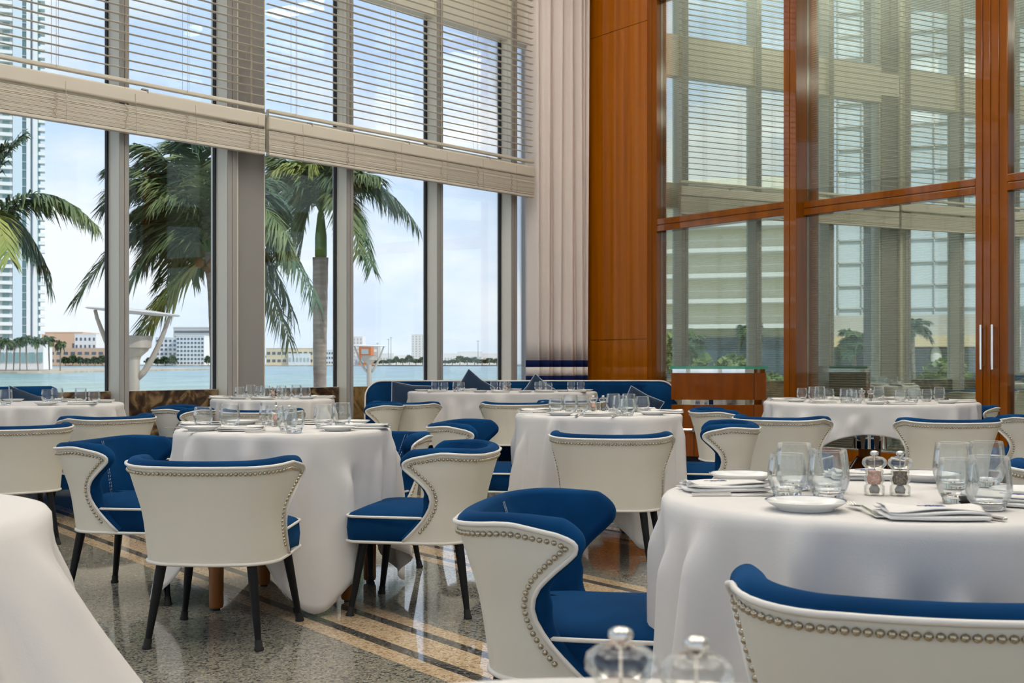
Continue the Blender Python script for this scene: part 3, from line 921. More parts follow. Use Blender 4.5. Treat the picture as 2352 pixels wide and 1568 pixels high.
def palm(label, X, D, Z, trunk_pts, fronds, name='palm_tree', leaf=.62, crownshaft=None, husk=False, base_r=.19, seed=0, group=None, nleaf=46, width=.052):
    root = thing(name, label, 'palm', (X, D, Z), 0, group)
    n = len(trunk_pts)
    pts = []; rs = []
    for i in range(n * 6):
        u = i / (n * 6 - 1) * (n - 1); k = min(int(u), n - 2); f = u - k
        pts.append(Vector(trunk_pts[k]) * (1 - f) + Vector(trunk_pts[k + 1]) * f)
        rs.append(base_r * (1.12 - .3 * (1 - u / (n - 1))) * (1 + .03 * (i % 2)))
    MB().tube(pts, rs, 12).obj('trunk', M['trunk'], root, smooth=True)
    if crownshaft:
        z0, z1, r0, r1 = crownshaft
        mb = MB(); mb.lathe([(r0 * .98, z0), (r0 * 1.12, z0 + .08), (r0 * 1.1, z0 + .5 * (z1 - z0)), (r1, z1), (r1 * .5, z1 + .2)], 14); mb.obj('crownshaft', M['crownshaft'], root, smooth=True)
    if husk:
        rnd = random.Random(seed + 5)
        for k in range(7):
            mb = MB(); mb.lathe([(0.001, -.12), (.09, -.07), (.11, 0), (.08, .08), (.001, .13)], 10); o = mb.obj('coconut', M['coconut_husk'], root, smooth=True)
            o.location = (rnd.uniform(-.28, .28), -.12 + rnd.uniform(-.2, .1), rnd.uniform(-.42, -.10))
    for i, (tx, ty, tz, arch, m) in enumerate(fronds):
        me = frond_mesh('frond', (tx, ty, tz), arch, m, seed * 50 + i, leaf=leaf, nleaf=nleaf, width=width)
        link_mesh('frond', me, root)
    return root
G, Y_, K_ = 'frond', 'frond_light', 'frond_dark'
# coconut palm in the second window: crown beside the column, fronds blown to the left
s = 26.0 / FPX
def fr(cx_, cy_, D, lst, seed):
    rnd = random.Random(seed); s = D / FPX; out = []
    for px, py, ar, m in lst:
        out.append(((px - cx_) * s, rnd.uniform(-1.3, 1.3), -(py - cy_) * s, ar * s, m))
    return out
palm('coconut palm with wind blown fronds in the second window from the left', dx(482, 26), 26.0, dz(585, 26),
     [(.06, 0, -4.1), (.10, 0, -2.4), (.06, 0, -.9), (0, 0, .05)],
     fr(482, 585, 26, [(318, 350, 170, G), (236, 470, 190, K_), (190, 690, 230, G), (300, 800, 60, Y_), (395, 330, 170, G), (470, 345, 150, K_), (560, 390, 140, G), (640, 470, 170, K_), (690, 600, 220, G),
                       (742, 700, 260, K_), (640, 780, 190, G), (300, 560, 190, G), (262, 420, 140, K_), (350, 410, 150, G), (420, 470, 120, K_), (330, 660, 160, G), (560, 720, 190, G), (600, 560, 150, K_),
                       (280, 520, 160, G), (360, 540, 140, K_), (440, 400, 150, G), (390, 480, 120, G), (310, 600, 180, K_), (520, 480, 120, G), (345, 380, 160, K_), (300, 450, 150, G), (430, 350, 120, G), (370, 470, 140, G), (330, 520, 150, K_), (410, 620, 150, G), (365, 640, 170, G), (440, 560, 110, K_), (620, 640, 200, G), (660, 720, 230, K_), (585, 470, 140, G), (610, 400, 120, K_), (640, 540, 180, G), (300, 400, 120, G), (680, 560, 200, G), (340, 440, 130, G)], 3), leaf=.95, husk=True, base_r=.10, seed=1, nleaf=54, width=.05)
# royal palm between column and third mullion
palm('royal palm with bright green crownshaft and straight grey trunk', dx(737, 34), 34.0, dz(492, 34),
     [(-.02, 0, -6.6), (-.03, 0, -4.0), (-.01, 0, -1.25)],
     fr(737, 492, 34, [(618, 372, 90, G), (690, 350, 110, Y_), (655, 470, 110, K_), (955, 512, 170, K_), (865, 620, 190, K_), (880, 415, 80, G), (630, 590, 180, G), (765, 330, 100, G), (835, 350, 100, K_), (600, 430, 110, G),
                       (690, 600, 150, G), (800, 570, 140, K_), (720, 390, 80, Y_), (905, 470, 130, K_), (645, 410, 110, Y_), (780, 420, 80, K_), (840, 590, 170, G), (820, 400, 90, G), (700, 440, 70, Y_)], 8), leaf=1.0, crownshaft=(-1.28, -.02, .155, .10), base_r=.20, seed=2, nleaf=56, width=.055)
# palm at the left edge, trunk outside the frame
palm('palm reaching into the left window, only its drooping fronds in view', dx(-60, 22), 22.0, dz(560, 22),
     [(0, 0, -4.0), (0, 0, -2), (0, 0, 0)],
     fr(-60, 560, 22, [(226, 520, 190, G), (100, 660, 190, K_), (30, 300, 90, K_), (70, 600, 170, Y_), (-120, 360, 90, G), (-220, 500, 150, G), (-200, 680, 160, K_), (180, 500, 150, G), (90, 620, 190, G), (0, 330, 80, G), (60, 560, 130, K_)], 12), leaf=.66, base_r=.16, seed=3)
# promenade palms on the point at left: small and alike
PG = 'small palms on the promenade point'
base_f = [(2.6 * math.cos(a), 1.2 * math.sin(a), .6 + .9 * math.sin(3 * a) - (1.4 if k % 2 else 0), 1.6, K_ if k % 3 else G) for k, a in enumerate([i * 6.283 / 13 for i in range(13)])]
proto = palm('small palm on the promenade point at left, nearest the tower', dx(16, 390), 390.0, dz(789, 390), [(-.5, 0, -11.0), (-.1, 0, -5), (0, 0, 0)], [(a * 1.3, b * 1.3, c * 1.2, d, e) for a, b, c, d, e in base_f], name='promenade_palm', leaf=1.9, base_r=.28, seed=4, group=PG, nleaf=16, width=.22)
proto.scale = (.8, .8, .9)
names_ = ['second', 'third', 'fourth', 'fifth', 'sixth', 'seventh', 'eighth']
for i, (px, py, D) in enumerate([(0, 783, 398), (33, 786, 392), (46, 781, 402), (60, 778, 388), (85, 781, 394), (112, 778, 398), (139, 789, 396)]):
    c = copy_tree(proto); c.location = (dx(px, D), D, dz(py + 4, D)); c.rotation_euler = (0, 0, .9 * i)
    c.scale = (.8, .8, .9); c['label'] = 'small promenade palm at left, %s of the row counted from the tower' % names_[i]
c = None

# ------------------------------------------------------------------ terrace lamp posts with a tilted reflector disc
def lamp_post(label, px, D, top_y, r_disc, tilt, zrot):
    root = thing('lamp_post', label, 'lamp post', (dx(px, D), D, -1.25), zrot)
    zt = dz(top_y, D) + 1.25
    s = r_disc
    mb = MB(); mb.lathe([(.16 * s, 0), (.16 * s, zt - 1.5 * s), (.17 * s, zt - 1.2 * s)], 16, cap0=True); mb.obj('post', M['lamp_metal'], root, smooth=True)
    mb = MB(); mb.lathe([(.17 * s, zt - 1.2 * s), (.20 * s, zt - 1.12 * s), (.36 * s, zt - .98 * s), (.38 * s, zt - .93 * s), (.44 * s, zt - .90 * s), (.47 * s, zt - .62 * s), (.44 * s, zt - .60 * s), (.40 * s, zt - .63 * s), (.01, zt - .66 * s)], 20); mb.obj('lamp_head', M['lamp_metal'], root, smooth=True, angle=40)
    for sg in (-1, 1):
        pts = []
        for k in range(13):
            u = k / 12
            pts.append((sg * s * (.10 + .83 * u ** .68), 0, zt - 1.66 * s + 1.64 * s * u))
        pts[-1] = (sg * s * .93, 0, zt - .03 * s + sg * math.sin(tilt) * s * -.9)
        MB().tube(pts, [.085 * s - .04 * s * k / 12 for k in range(13)], 8).obj('arm', M['lamp_metal'], root, smooth=True)
    mb = MB(); mb.lathe([(.001, .08 * s), (.5 * s, .07 * s), (1.10 * s, .025 * s), (1.15 * s, 0), (1.1 * s, -.02 * s), (.5 * s, -.05 * s), (.001, -.06 * s)], 40)
    o = mb.obj('reflector_disc', M['lamp_disc'], root, smooth=True, angle=60); o.location = (0, 0, zt); o.rotation_euler = (0.0, tilt, 0)
lamp_post('metal lamp post with tilted white disc outside the first mullion', 306, 25.7, 716, .87, .085, 0.1)
lamp_post('smaller lamp post with flat disc in the fourth window', 848, 58.0, 794, .78, .015, 0.0)

# ------------------------------------------------------------------ buildings that the glazed wall mirrors (left of the room)
def side_block(name, label, x, y0, y1, z0, z1, m):
    root = thing(name, label, 'building', (x, (y0 + y1) / 2, z0))
    MB().bbox((-10, 0, (z1 - z0) / 2), (20, y1 - y0, z1 - z0), .1).obj('wall', M[m], root)
    return root
b1 = side_block('balcony_hotel', 'white hotel with long curved balconies mirrored in the glazed wall', -124, 15, 33, -1.3, 23, 'cream_wall')
for k in range(6):
    z = 5.4 + 1.25 + 2.95 * k
    mb = MB(); mb.box((1.6, 0, z), (3.2, 17 + (k % 2), .5)); mb.obj('balcony_slab', M['white_wall'], b1)
    mb = MB(); mb.box((3.1, 0, z + 1.15), (.08, 17, .07)); mb.obj('balcony_rail', M['grey_wall'], b1)
mb = MB(); mb.box((.3, 0, 3.0), (.8, 18, 4.8)); mb.obj('ground_glazing', M['dark_glass'], b1)
b2 = side_block('glass_tower', 'pale glass tower with a grid of joints mirrored in the glazed wall', -150, -40, 13, 7.5, 60, 'pale_blue_wall')
for k in range(17):
    mb = MB(); mb.box((.2, 0, 3.1 * k + 1), (.5, 53, .18)); mb.obj('floor_joint', M['grey_wall'], b2)
for k in range(18):
    mb = MB(); mb.box((.2, -26.5 + 3.1 * k, 26), (.5, .16, 52)); mb.obj('upright_joint', M['grey_wall'], b2)
b3 = side_block('entrance_pavilion', 'cream fronted entrance pavilion under the mirrored glass tower', -147, -40, 14, -1.3, 7.5, 'grey_wall')
mb = MB(); mb.box((2, 0, 5.2), (4, 54, 1.4)); mb.obj('canopy', M['yellow_wall'], b3)
mb = MB(); mb.box((.4, 0, 2.2), (.8, 53, 4.2)); mb.obj('glazing', M['dark_glass'], b3)
for k in range(7):
    mb = MB(); mb.lathe([(.7, 0), (.7, 3.4), (.55, 4.1), (.3, 4.5)], 12, c=(2.6, -24 + 7.5 * k, 0)); mb.obj('pillar', M['white_wall'], b3, smooth=True)
for i, (x, y, h) in enumerate([(-62, 18.5, 4.2), (-70, 7.8, 4.6), (-66, 23.0, 3.6), (-52, 12.0, 3.4), (-60, 2.0, 5.0)]):
    c = copy_tree(proto); c.location = (x, y, -1.25 + h); c.scale = (.42, .42, .42); c.rotation_euler = (0, 0, 1.1 * i)
    c['label'] = 'garden palm mirrored in the glazed wall, %s from the left' % ['third', 'fourth', 'second', 'first', 'fifth'][i]
    c['group'] = 'garden palms mirrored in the glazed wall'
SHR = tree_mesh(40, 'shrub_leaf')
for i, (x, y, w_, h) in enumerate([(-92, 22, 5, 3.4), (-84, 15, 5, 3.2), (-94, 27, 6, 6), (-74, 10, 4, 2.4), (-88, 4, 5, 3), (-70, 17.5, 3, 1.8)]):
    root = thing('garden_shrub', '%s leafy green garden shrub mirrored low in the glazed wall' % ['wide', 'broad', 'tall', 'low', 'spreading', 'smallest'][i], 'shrub', (x, y, -1.3), 0, 'garden shrubs mirrored in the glazed wall')
    o = link_mesh('crown', SHR, root); o.scale = (w_ / 2, w_ / 2, h / 1.75)
    MB().tube([(0, 0, 0), (0, 0, h * .5)], .12, 6).obj('trunk', M['trunk'], root)
TABLES = {
 'left_front': {'c': (-1.05, 5.42), 'r': (0.47, 0.47), 'glass': [(-0.373, -0.004), (-0.25, -0.002), (-0.132, 0.286), (-0.085, 0.208), (0.061, -0.246), (0.122, -0.407), (0.193, -0.074), (0.24, 0.177)], 'mill': [(-0.06, 0.11, 's'), (0.001, 0.11, 'p')], 'plate': [(-0.318, -0.246), (0.284, -0.246), (-0.262, 0.315), (0.279, 0.301)], 'napkin': [(-0.409, 0.097, 10), (-0.13, -0.28, 5), (0.07, 0.308, -8), (0.395, -0.074, -12)], 'knife': [(0.004, -0.377, 25), (-0.429, -0.067, 5)], 'fork': [(-0.258, -0.347, 10)]},
 'middle': {'c': (0.516, 7.0), 'r': (0.475, 0.475), 'glass': [(-0.254, 0.034), (-0.162, 0.094), (-0.09, 0.149), (0.107, 0.224), (0.111, -0.204), (0.136, -0.373), (0.199, 0.199), (0.278, 0.153)], 'mill': [(-0.021, 0.173, 's'), (0.042, 0.192, 'p')], 'plate': [(-0.241, -0.306), (0.293, -0.256), (-0.285, 0.257)], 'napkin': [(-0.379, 0.096, 8), (-0.025, -0.373, 10), (0.404, -0.026, -10), (0.278, 0.29, 0)], 'knife': [(-0.384, -0.146, 4), (0.072, -0.408, 70)], 'fork': [(-0.144, -0.373, 80)]},
 'window': {'c': (-2.04, 10.03), 'r': (0.5, 0.5), 'glass': [(-0.28, -0.006), (-0.221, 0.146), (-0.133, 0.121), (-0.037, -0.13), (0.098, -0.13), (0.175, -0.31), (0.167, 0.185), (0.269, 0.057)], 'mill': [(-0.02, 0.082, 's'), (0.029, 0.159, 'p')], 'plate': [(-0.214, -0.355), (0.33, -0.249), (-0.309, 0.264)], 'napkin': [(-0.411, -0.127, 5), (0.01, -0.43, 0), (0.43, -0.011, -5)], 'knife': [(0.105, -0.425, 20)], 'fork': [(-0.079, -0.432, 10)]},
 'far_left': {'c': (-3.55, 8.72), 'r': (0.62, 0.62), 'glass': [(-0.045, -0.367), (-0.014, 0.29), (0.084, 0.24), (0.282, 0.19), (0.451, -0.004)], 'mill': [], 'plate': [(0.257, -0.41), (0.455, 0.19), (-0.318, 0.393)], 'napkin': [(0.111, 0.393, 0), (0.469, -0.284, 5)], 'knife': [(0.366, -0.421, 20)], 'fork': [(0.141, -0.004, 20)]},
 'sofa': {'c': (-0.104, 12.45), 'r': (0.98, 0.55), 'glass': [(-0.7, -0.113), (-0.61, -0.017), (-0.465, -0.355), (-0.436, 0.002), (-0.087, 0.099), (0.013, -0.113), (0.385, 0.178), (0.429, -0.075), (0.486, -0.17), (0.733, 0.041), (0.839, 0.122)], 'mill': [(0.024, 0.294, 's'), (0.07, 0.264, 'p')], 'plate': [(-0.846, 0.002), (-0.225, -0.448), (0.132, 0.358), (0.237, -0.448), (0.642, -0.226), (0.884, -0.001)], 'napkin': [(-0.668, -0.324, 0), (-0.372, 0.279, 0), (-0.011, -0.478, 0), (0.434, -0.42, 5), (0.781, -0.268, 0)], 'knife': [(-0.11, -0.391, 10)], 'fork': [(-0.286, -0.207, 0)]},
 'glass_wall': {'c': (2.79, 9.17), 'r': (0.79, 0.79), 'glass': [(-0.436, 0.376), (-0.383, 0.209), (-0.305, 0.32), (-0.277, 0.154), (-0.313, -0.444), (-0.23, -0.309), (-0.251, -0.511), (0.153, 0.264), (0.153, -0.26), (0.251, -0.26), (0.407, -0.109), (0.559, 0.047)], 'mill': [(-0.047, 0.047, 's'), (-0.009, -0.057, 'p')], 'plate': [(-0.602, -0.109), (-0.167, -0.683), (0.433, -0.454), (-0.576, 0.231)], 'napkin': [(-0.672, 0.101, 5), (-0.479, -0.406, 4), (0.02, -0.684, -3), (0.622, -0.26, -8), (-0.144, 0.434, 0), (0.319, 0.434, 0)], 'knife': [(-0.465, -0.56, 4), (0.142, -0.711, -8)], 'fork': [(-0.106, -0.684, 30)]},
 'near_right': {'c': (0.83, 2.64), 'r': (0.47, 0.47), 'glass': [(-0.216, -0.016), (-0.166, 0.122), (-0.136, -0.061), (-0.107, 0.053), (0.214, 0.144), (0.114, -0.15), (0.135, -0.26), (0.312, 0.194)], 'mill': [(-0.014, 0.007, 's'), (0.041, -0.002, 'p')], 'plate': [(-0.236, -0.262), (-0.251, 0.324), (0.219, 0.33), (0.314, -0.036)], 'napkin': [(-0.334, 0.097, 6), (0.079, 0.375, 0), (-0.024, -0.387, -3), (0.221, -0.18, -40)], 'knife': [(-0.329, -0.011, 2), (0.052, -0.349, 115)], 'fork': [(-0.130, -0.305, 92)]},
 'bottom_edge': {'c': (0.08, 0.64), 'r': (0.47, 0.47), 'glass': [], 'mill': [(0.001, 0.236, 's'), (0.053, 0.208, 'p')], 'plate': [], 'napkin': [], 'knife': [], 'fork': []},
}

# ================================================================== dining chair
def spline(xs, ys):
    """monotone-ish cubic through points (Catmull-Rom with finite slopes)"""
    xs = list(xs); ys = list(ys); n = len(xs)
    d = []
    for i in range(n):
        if i == 0: d.append((ys[1] - ys[0]) / (xs[1] - xs[0]))
        elif i == n - 1: d.append((ys[-1] - ys[-2]) / (xs[-1] - xs[-2]))
        else:
            a = (ys[i] - ys[i - 1]) / (xs[i] - xs[i - 1]); b = (ys[i + 1] - ys[i]) / (xs[i + 1] - xs[i])
            d.append(0.0 if a * b <= 0 else 2 * a * b / (a + b))
    def f(x):
        x = min(max(x, xs[0]), xs[-1])
        i = 0
        while i < n - 2 and x > xs[i + 1]: i += 1
        h = xs[i + 1] - xs[i]; t = (x - xs[i]) / h
        return ys[i] * (1 + 2 * t) * (1 - t) ** 2 + d[i] * h * t * (1 - t) ** 2 + ys[i + 1] * t * t * (3 - 2 * t) + d[i + 1] * h * t * t * (t - 1)
    return f

ZB = 0.316
f_w = spline([0, .45, .75, 1], [.255, .268, .292, .312])           # half width of the tub
f_b = spline([0, .45, 1], [-.245, -.268, -.318])                    # how far back the back is
f_f = spline([0, .14, .28, .42, .50, .60, .72, .82, .88, .925, .955, .98, 1.0], [.015, -.035, -.078, -.105, -.110, -.100, -.068, -.034, -.014, -.003, -.003, -.014, -.045])   # front edge of the arms
VROWS = [0, .08, .16, .24, .32, .40, .48, .56, .64, .71, .78, .84, .88, .91, .935, .955, .972, .986, .996, 1.0]
NBK, NAR, NAM = 6, 8, 9

def half_path(v):
    w, yb, yf, rc = f_w(v), f_b(v), f_f(v), .15 + .01 * v
    pts = []
    for k in range(NBK):
        pts.append(((w - rc) * k / NBK, yb - .012 * (1 - (k / NBK) ** 2)))
    for k in range(NAR):
        a = -math.pi / 2 + (math.pi / 2) * k / NAR
        pts.append((w - rc + rc * math.cos(a), yb + rc + rc * math.sin(a)))
    y0 = yb + rc
    for k in range(NAM + 1):
        u = k / NAM
        u = 1 - (1 - u) ** 1.5
        pts.append((w + .010 * u * v, y0 + (yf - y0) * u))
    return pts
def ztop_of(y, v):
    u = min(1, max(0, -y / .15))
    top = .660 + .026 * u - .011 * max(0, (-y - .19) / .13)
    return ZB + (top - ZB) * v
SHELL = []
for v in VROWS:
    hp = half_path(v)
    right = [Vector((x, y, ztop_of(y, v))) for x, y in hp]
    left = [Vector((-p.x, p.y, p.z)) for p in right[1:]][::-1]
    SHELL.append(left + right)
NR, NC = len(SHELL), len(SHELL[0])
def shell_normal(i, j):
    a = SHELL[i][min(j + 1, NC - 1)] - SHELL[i][max(j - 1, 0)]
    b = SHELL[min(i + 1, NR - 1)][j] - SHELL[max(i - 1, 0)][j]
    n = a.cross(b)
    return n.normalized()
NRM = [[shell_normal(i, j) for j in range(NC)] for i in range(NR)]
if NRM[2][NC // 2].y > 0:
    NRM = [[-n for n in r] for r in NRM]
# boundary from the front foot of one arm over the top to the other
IDX = [(i, 0) for i in range(NR)] + [(NR - 1, j) for j in range(1, NC)] + [(i, NC - 1) for i in range(NR - 2, -1, -1)]
BP = [SHELL[i][j] for i, j in IDX]
BN = [NRM[i][j] for i, j in IDX]
BE = []
for k, (i, j) in enumerate(IDX):
    t = (BP[min(k + 1, len(BP) - 1)] - BP[max(k - 1, 0)]).normalized()
    e = BN[k].cross(t)
    inner = SHELL[min(max(i, 2), NR - 3) if 0 < j < NC - 1 else i][min(max(j, 3), NC - 4)]
    if i == NR - 1 and 0 < j < NC - 1: inner = SHELL[NR - 3][j]
    if e.dot(BP[k] - inner) < 0: e = -e
    BE.append(e.normalized())
for _ in range(6):
    BE = [BE[k] if k in (0, len(BE) - 1) else (BE[k - 1] + BE[k] * 2 + BE[k + 1]).normalized() for k in range(len(BE))]

def arc_resample(pts, step):
    out = [pts[0]]; acc = 0.0
    for a, b in zip(pts, pts[1:]):
        L = (b - a).length
        while acc + L >= step and L > 1e-9:
            u = (step - acc) / L
            a = a + (b - a) * u
            out.append(a); L = (b - a).length; acc = 0.0
        acc += L
    return out

def chair_meshes():
    m = {}
    mb = MB(); mb.grid([[p for p in r] for r in SHELL])
    m['shell'] = mb.mesh('outer_shell', M['leather'], smooth=True)
    # blue inner upholstery wrapping over the rim
    T = .056
    Q = []
    for i in range(NR):
        row = []
        for j in range(NC):
            p, n = SHELL[i][j], NRM[i][j]
            pad = .010 * math.sin(math.pi * min(1, VROWS[i])) * (1 if abs(p.x) < .2 else .4)
            row.append(p - n * (T + pad) )
        Q.append(row)
    mb = MB()
    mb.grid([r[::-1] for r in Q])
    rows = []
    for s in range(8):
        a = math.pi * s / 7
        row = []
        for k, (i, j) in enumerate(IDX):
            P = BP[k] - BN[k] * .002; q = Q[i][j]
            mid = (P + q) / 2; hv = (P - q) / 2
            ev = BE[k] * .020
            row.append(mid + hv * math.cos(a) + ev * math.sin(a))
        rows.append(row)
    mb.grid(rows)
    me = mb.mesh('back_upholstery', M['velvet'], smooth=True)
    bm = bmesh.new(); bm.from_mesh(me)
    bmesh.ops.remove_doubles(bm, verts=bm.verts[:], dist=.0008)
    bmesh.ops.recalc_face_normals(bm, faces=bm.faces[:])
    bm.to_mesh(me); bm.free()
    m['uph'] = me
    mb = MB(); mb.tube([p + n * .002 + e * .004 for p, n, e in zip(BP, BN, BE)], .0062, 6)
    m['pipe'] = mb.mesh('rim_piping', M['piping'], smooth=True)
    # nail heads
    path = [p - e * .020 + n * .0015 for p, n, e in zip(BP, BN, BE)]
    path = [p for p in path if p.z > ZB + .018]
    path = path[:]
    pos = arc_resample(path, .0172)
    mb = MB(); r = .0076
    mb.lathe([(r, 0), (r * .86, r * .50), (r * .45, r * .84), (.0004, r * .95)], 8, cap1=True)
    m['nail'] = mb.mesh('nail', M['nail'], smooth=True)
    nails = []
    for p in pos:
        best = min(range(len(BP)), key=lambda k: (BP[k] - p).length)
        nails.append((p, BN[best]))
    m['nails'] = nails
    mb = MB()
    for p, n in nails:
        q = n.to_track_quat('Z', 'Y').to_matrix()
        b = len(mb.v)
        mb.lathe([(r, 0), (r * .75, r * .65), (.0004, r * .95)], 6, cap1=True)
        for k in range(b, len(mb.v)):
            mb.v[k] = tuple(q @ Vector(mb.v[k]) + p)
    m['nail_trim'] = mb.mesh('nail_trim', M['nail'], smooth=True)
    # stitching: two pairs of dashed seams on the inside of the back
    mb = MB()
    for x0 in (-.115, -.100, .100, .115):
        jj = min(range(NC), key=lambda j: abs(SHELL[8][j].x - x0) + (1 if SHELL[8][j].y > -.1 else 0))
        for i in range(3, NR - 1):
            for u in ((.1, .42), (.6, .92)):
                def q(uu):
                    a = Q[i][jj]; b = Q[i + 1][jj]; p = a + (b - a) * uu
                    return p + Vector((x0 - SHELL[8][jj].x, .0045, 0))
                mb.tube([q(u[0]), q(u[1])], .0011, 4)
    m['stitch'] = mb.mesh('stitching', M['thread'])
    # seat
    def outline(ins, n=7):
        w, y0, y1, r = .251 - ins, -.20 + ins * .5, .272 - ins, max(.055 - ins * .3, .02)
        w2 = .246 - ins
        pts = []
        for cxx, cyy, a0 in ((w2 - r, y1 - r, 0), (-(w2 - r), y1 - r, math.pi / 2)):
            for k in range(n + 1):
                a = a0 + math.pi / 2 * k / n
                pts.append((cxx + r * math.cos(a), cyy + r * math.sin(a)))
        wr = w - .018; pts += [(-wr, .0), (-wr, -.085), (-wr * .86, -.15), (-wr * .5, y0 + .01), (wr * .5, y0 + .01), (wr * .86, -.15), (wr, -.085), (wr, .0)]
        return pts
    mb = MB()
    levels = [(.012, ZB - .002), (.0, ZB + .004), (-.004, ZB + .05), (0, .414), (.002, .420), (.010, .428), (.03, .437), (.07, .451), (.13, .461), (.19, .465)]
    rings = [[(x, y, z) for x, y in outline(i)] for i, z in levels]
    mb.grid(rings, True)
    n = len(rings[0]); b = len(mb.v)
    mb.f.append(list(range(n))[::-1]); mb.mi.append(0)
    mb.f.append([b - n + k for k in range(n)]); mb.mi.append(0)
    m['seat'] = mb.mesh('seat', M['velvet'], smooth=True, angle=60)
    o = outline(-.003)
    front = [Vector((.256, -.105, .418)), Vector((.257, .0, .418))] + [Vector((x, y, .418)) for x, y in o[:16]] + [Vector((-.257, .0, .418)), Vector((-.256, -.105, .418))]
    mb = MB(); mb.tube(front, .0058, 6)
    lo = [Vector((p.x * 1.005, p.y - .001, ZB - .003)) for p in SHELL[0]]
    ring_ = lo + [Vector((x, y, ZB - .003)) for x, y in o[:16]]
    mb.tube(ring_, .0065, 6, closed=True)
    m['seat_pipe'] = mb.mesh('seat_piping', M['piping'], smooth=True)
    # tapered black legs
    def leg(top, foot):
        top = Vector(top); foot = Vector(foot)
        mb = MB(); d = foot - top
        mb.tube([top, top + d * .3, top + d * .9], [.0205, .0185, .0125], 12)
        a = mb.mesh('leg', M['black'], smooth=True, angle=60)
        mb = MB(); mb.tube([top + d * .885, top + d * .90, top + d * .955, top + d * .975, foot], [.0135, .0150, .0150, .0185, .0180], 12)
        return a, mb.mesh('foot_cap', M['rubber'], smooth=True, angle=60)
    m['legs'] = [leg((x * .80, y * .80, ZB + .01), (x, y, 0)) for x, y in ((.243, .250), (-.243, .250), (.212, -.250), (-.212, -.250))]
    return m
CM = chair_meshes()
def make_chair(nails):
    root = thing('dining_chair', 'x', 'chair')
    link_mesh('outer_shell', CM['shell'], root)
    u = link_mesh('back_upholstery', CM['uph'], root)
    md = u.modifiers.new('sub', 'SUBSURF'); md.levels = md.render_levels = 1
    tag(link_mesh('stitching', CM['stitch'], u), kind='stuff')
    link_mesh('rim_piping', CM['pipe'], root)
    s = link_mesh('seat', CM['seat'], root)
    link_mesh('seat_piping', CM['seat_pipe'], s)
    for a, b in CM['legs']:
        l = link_mesh('leg', a, root)
        link_mesh('foot_cap', b, l)
    if nails:
        for p, n in CM['nails']:
            o = link_mesh('nail', CM['nail'], root)
            o.location = p; o.rotation_euler = n.to_track_quat('Z', 'Y').to_euler()
    else:
        tag(link_mesh('nail_trim', CM['nail_trim'], root), kind='stuff')
    return root
CHAIRS = [  # x, y, facing x, facing y, single nails, label
 (-1.13, 4.60, .06, 1.0, True, 'ivory tub chair with its back to us before the table at centre left'),
 (-1.71, 5.43, .985, -.17, True, 'ivory and blue tub chair in profile left of the centre left table, facing right'),
 (-.394, 5.13, -.986, .166, True, 'ivory and blue tub chair in profile right of the centre left table, facing left'),
 (.21, 2.975, .978, -.208, True, 'large near tub chair facing right, blue seat tucked to the near right table'),
 (.71, 2.06, .2, .98, True, 'nearest ivory chair cut by the right bottom corner, back to us'),
 (-2.97, 6.97, -.55, .83, False, 'ivory chair cut by the left edge, back to us, before the far left table'),
 (-2.85, 8.12, -.75, .66, False, 'ivory chair showing only its long top rim, behind the chair at the left edge'),
 (-2.75, 9.45, -.85, -.5, False, 'blue lined chair right of the far left table, its inside towards us'),
 (-2.62, 9.72, .99, .12, False, 'small tub chair facing right, left of the window table under the grey column'),
 (-1.96, 9.28, -.1, 1.0, False, 'ivory chair seen through the tumblers, before the window table under the column'),
 (-.78, 5.97, -.45, -.89, False, 'chair mostly hidden behind the cloth at the right rear of the centre left table'),
 (-1.30, 10.5, -.97, -.1, False, 'tub chair right of the window table under the column, its arm towards us'),
 (-.95, 11.0, .35, .94, False, 'far ivory chair, back to us, at the left end of the sofa table'),
 (.02, 10.95, -.12, 1.0, False, 'far ivory chair, back to us, in front of the sofa table middle'),
 (.52, 11.5, -.4, .9, False, 'farthest chair, a sliver of blue rim left of the middle table tumblers'),
 (-.16, 7.10, .98, -.2, False, 'tub chair facing right at the left side of the middle table'),
 (.53, 6.20, .165, .985, False, 'ivory chair, back to us, before the middle table near the curved cabinet'),
 (1.15, 7.05, -.985, .17, False, 'tub chair facing left at the right side of the middle table'),
 (1.72, 9.15, 1.0, 0.0, False, 'tub chair facing right, between cabinet and the large glass wall table'),
 (1.88, 8.05, .55, .84, False, 'ivory chair, back to us, at the left front of the large glass wall table'),
 (2.83, 7.75, -.05, 1.0, False, 'ivory chair, back to us, at the right front of the large glass wall table'),
 (3.57, 8.30, -.6, .8, False, 'ivory chair cut by the right edge, facing left to the large glass wall table'),
 (3.72, 9.95, -.85, -.5, False, 'chair mostly hidden behind the right end of the large glass wall table'),
 (2.17, 4.27, .6, .8, False, 'blue and ivory chair rim cut by the right edge above the near tumblers'),
]
protos = {}
for x, y, fx, fy, nl, lab in CHAIRS:
    if nl in protos: c = copy_tree(protos[nl])
    else: c = protos[nl] = make_chair(nl)
    c.location = (x, y, 0); c.rotation_euler = (0, 0, math.atan2(fy, fx) - math.pi / 2)
    c['label'] = lab; c['group'] = 'dining chairs'

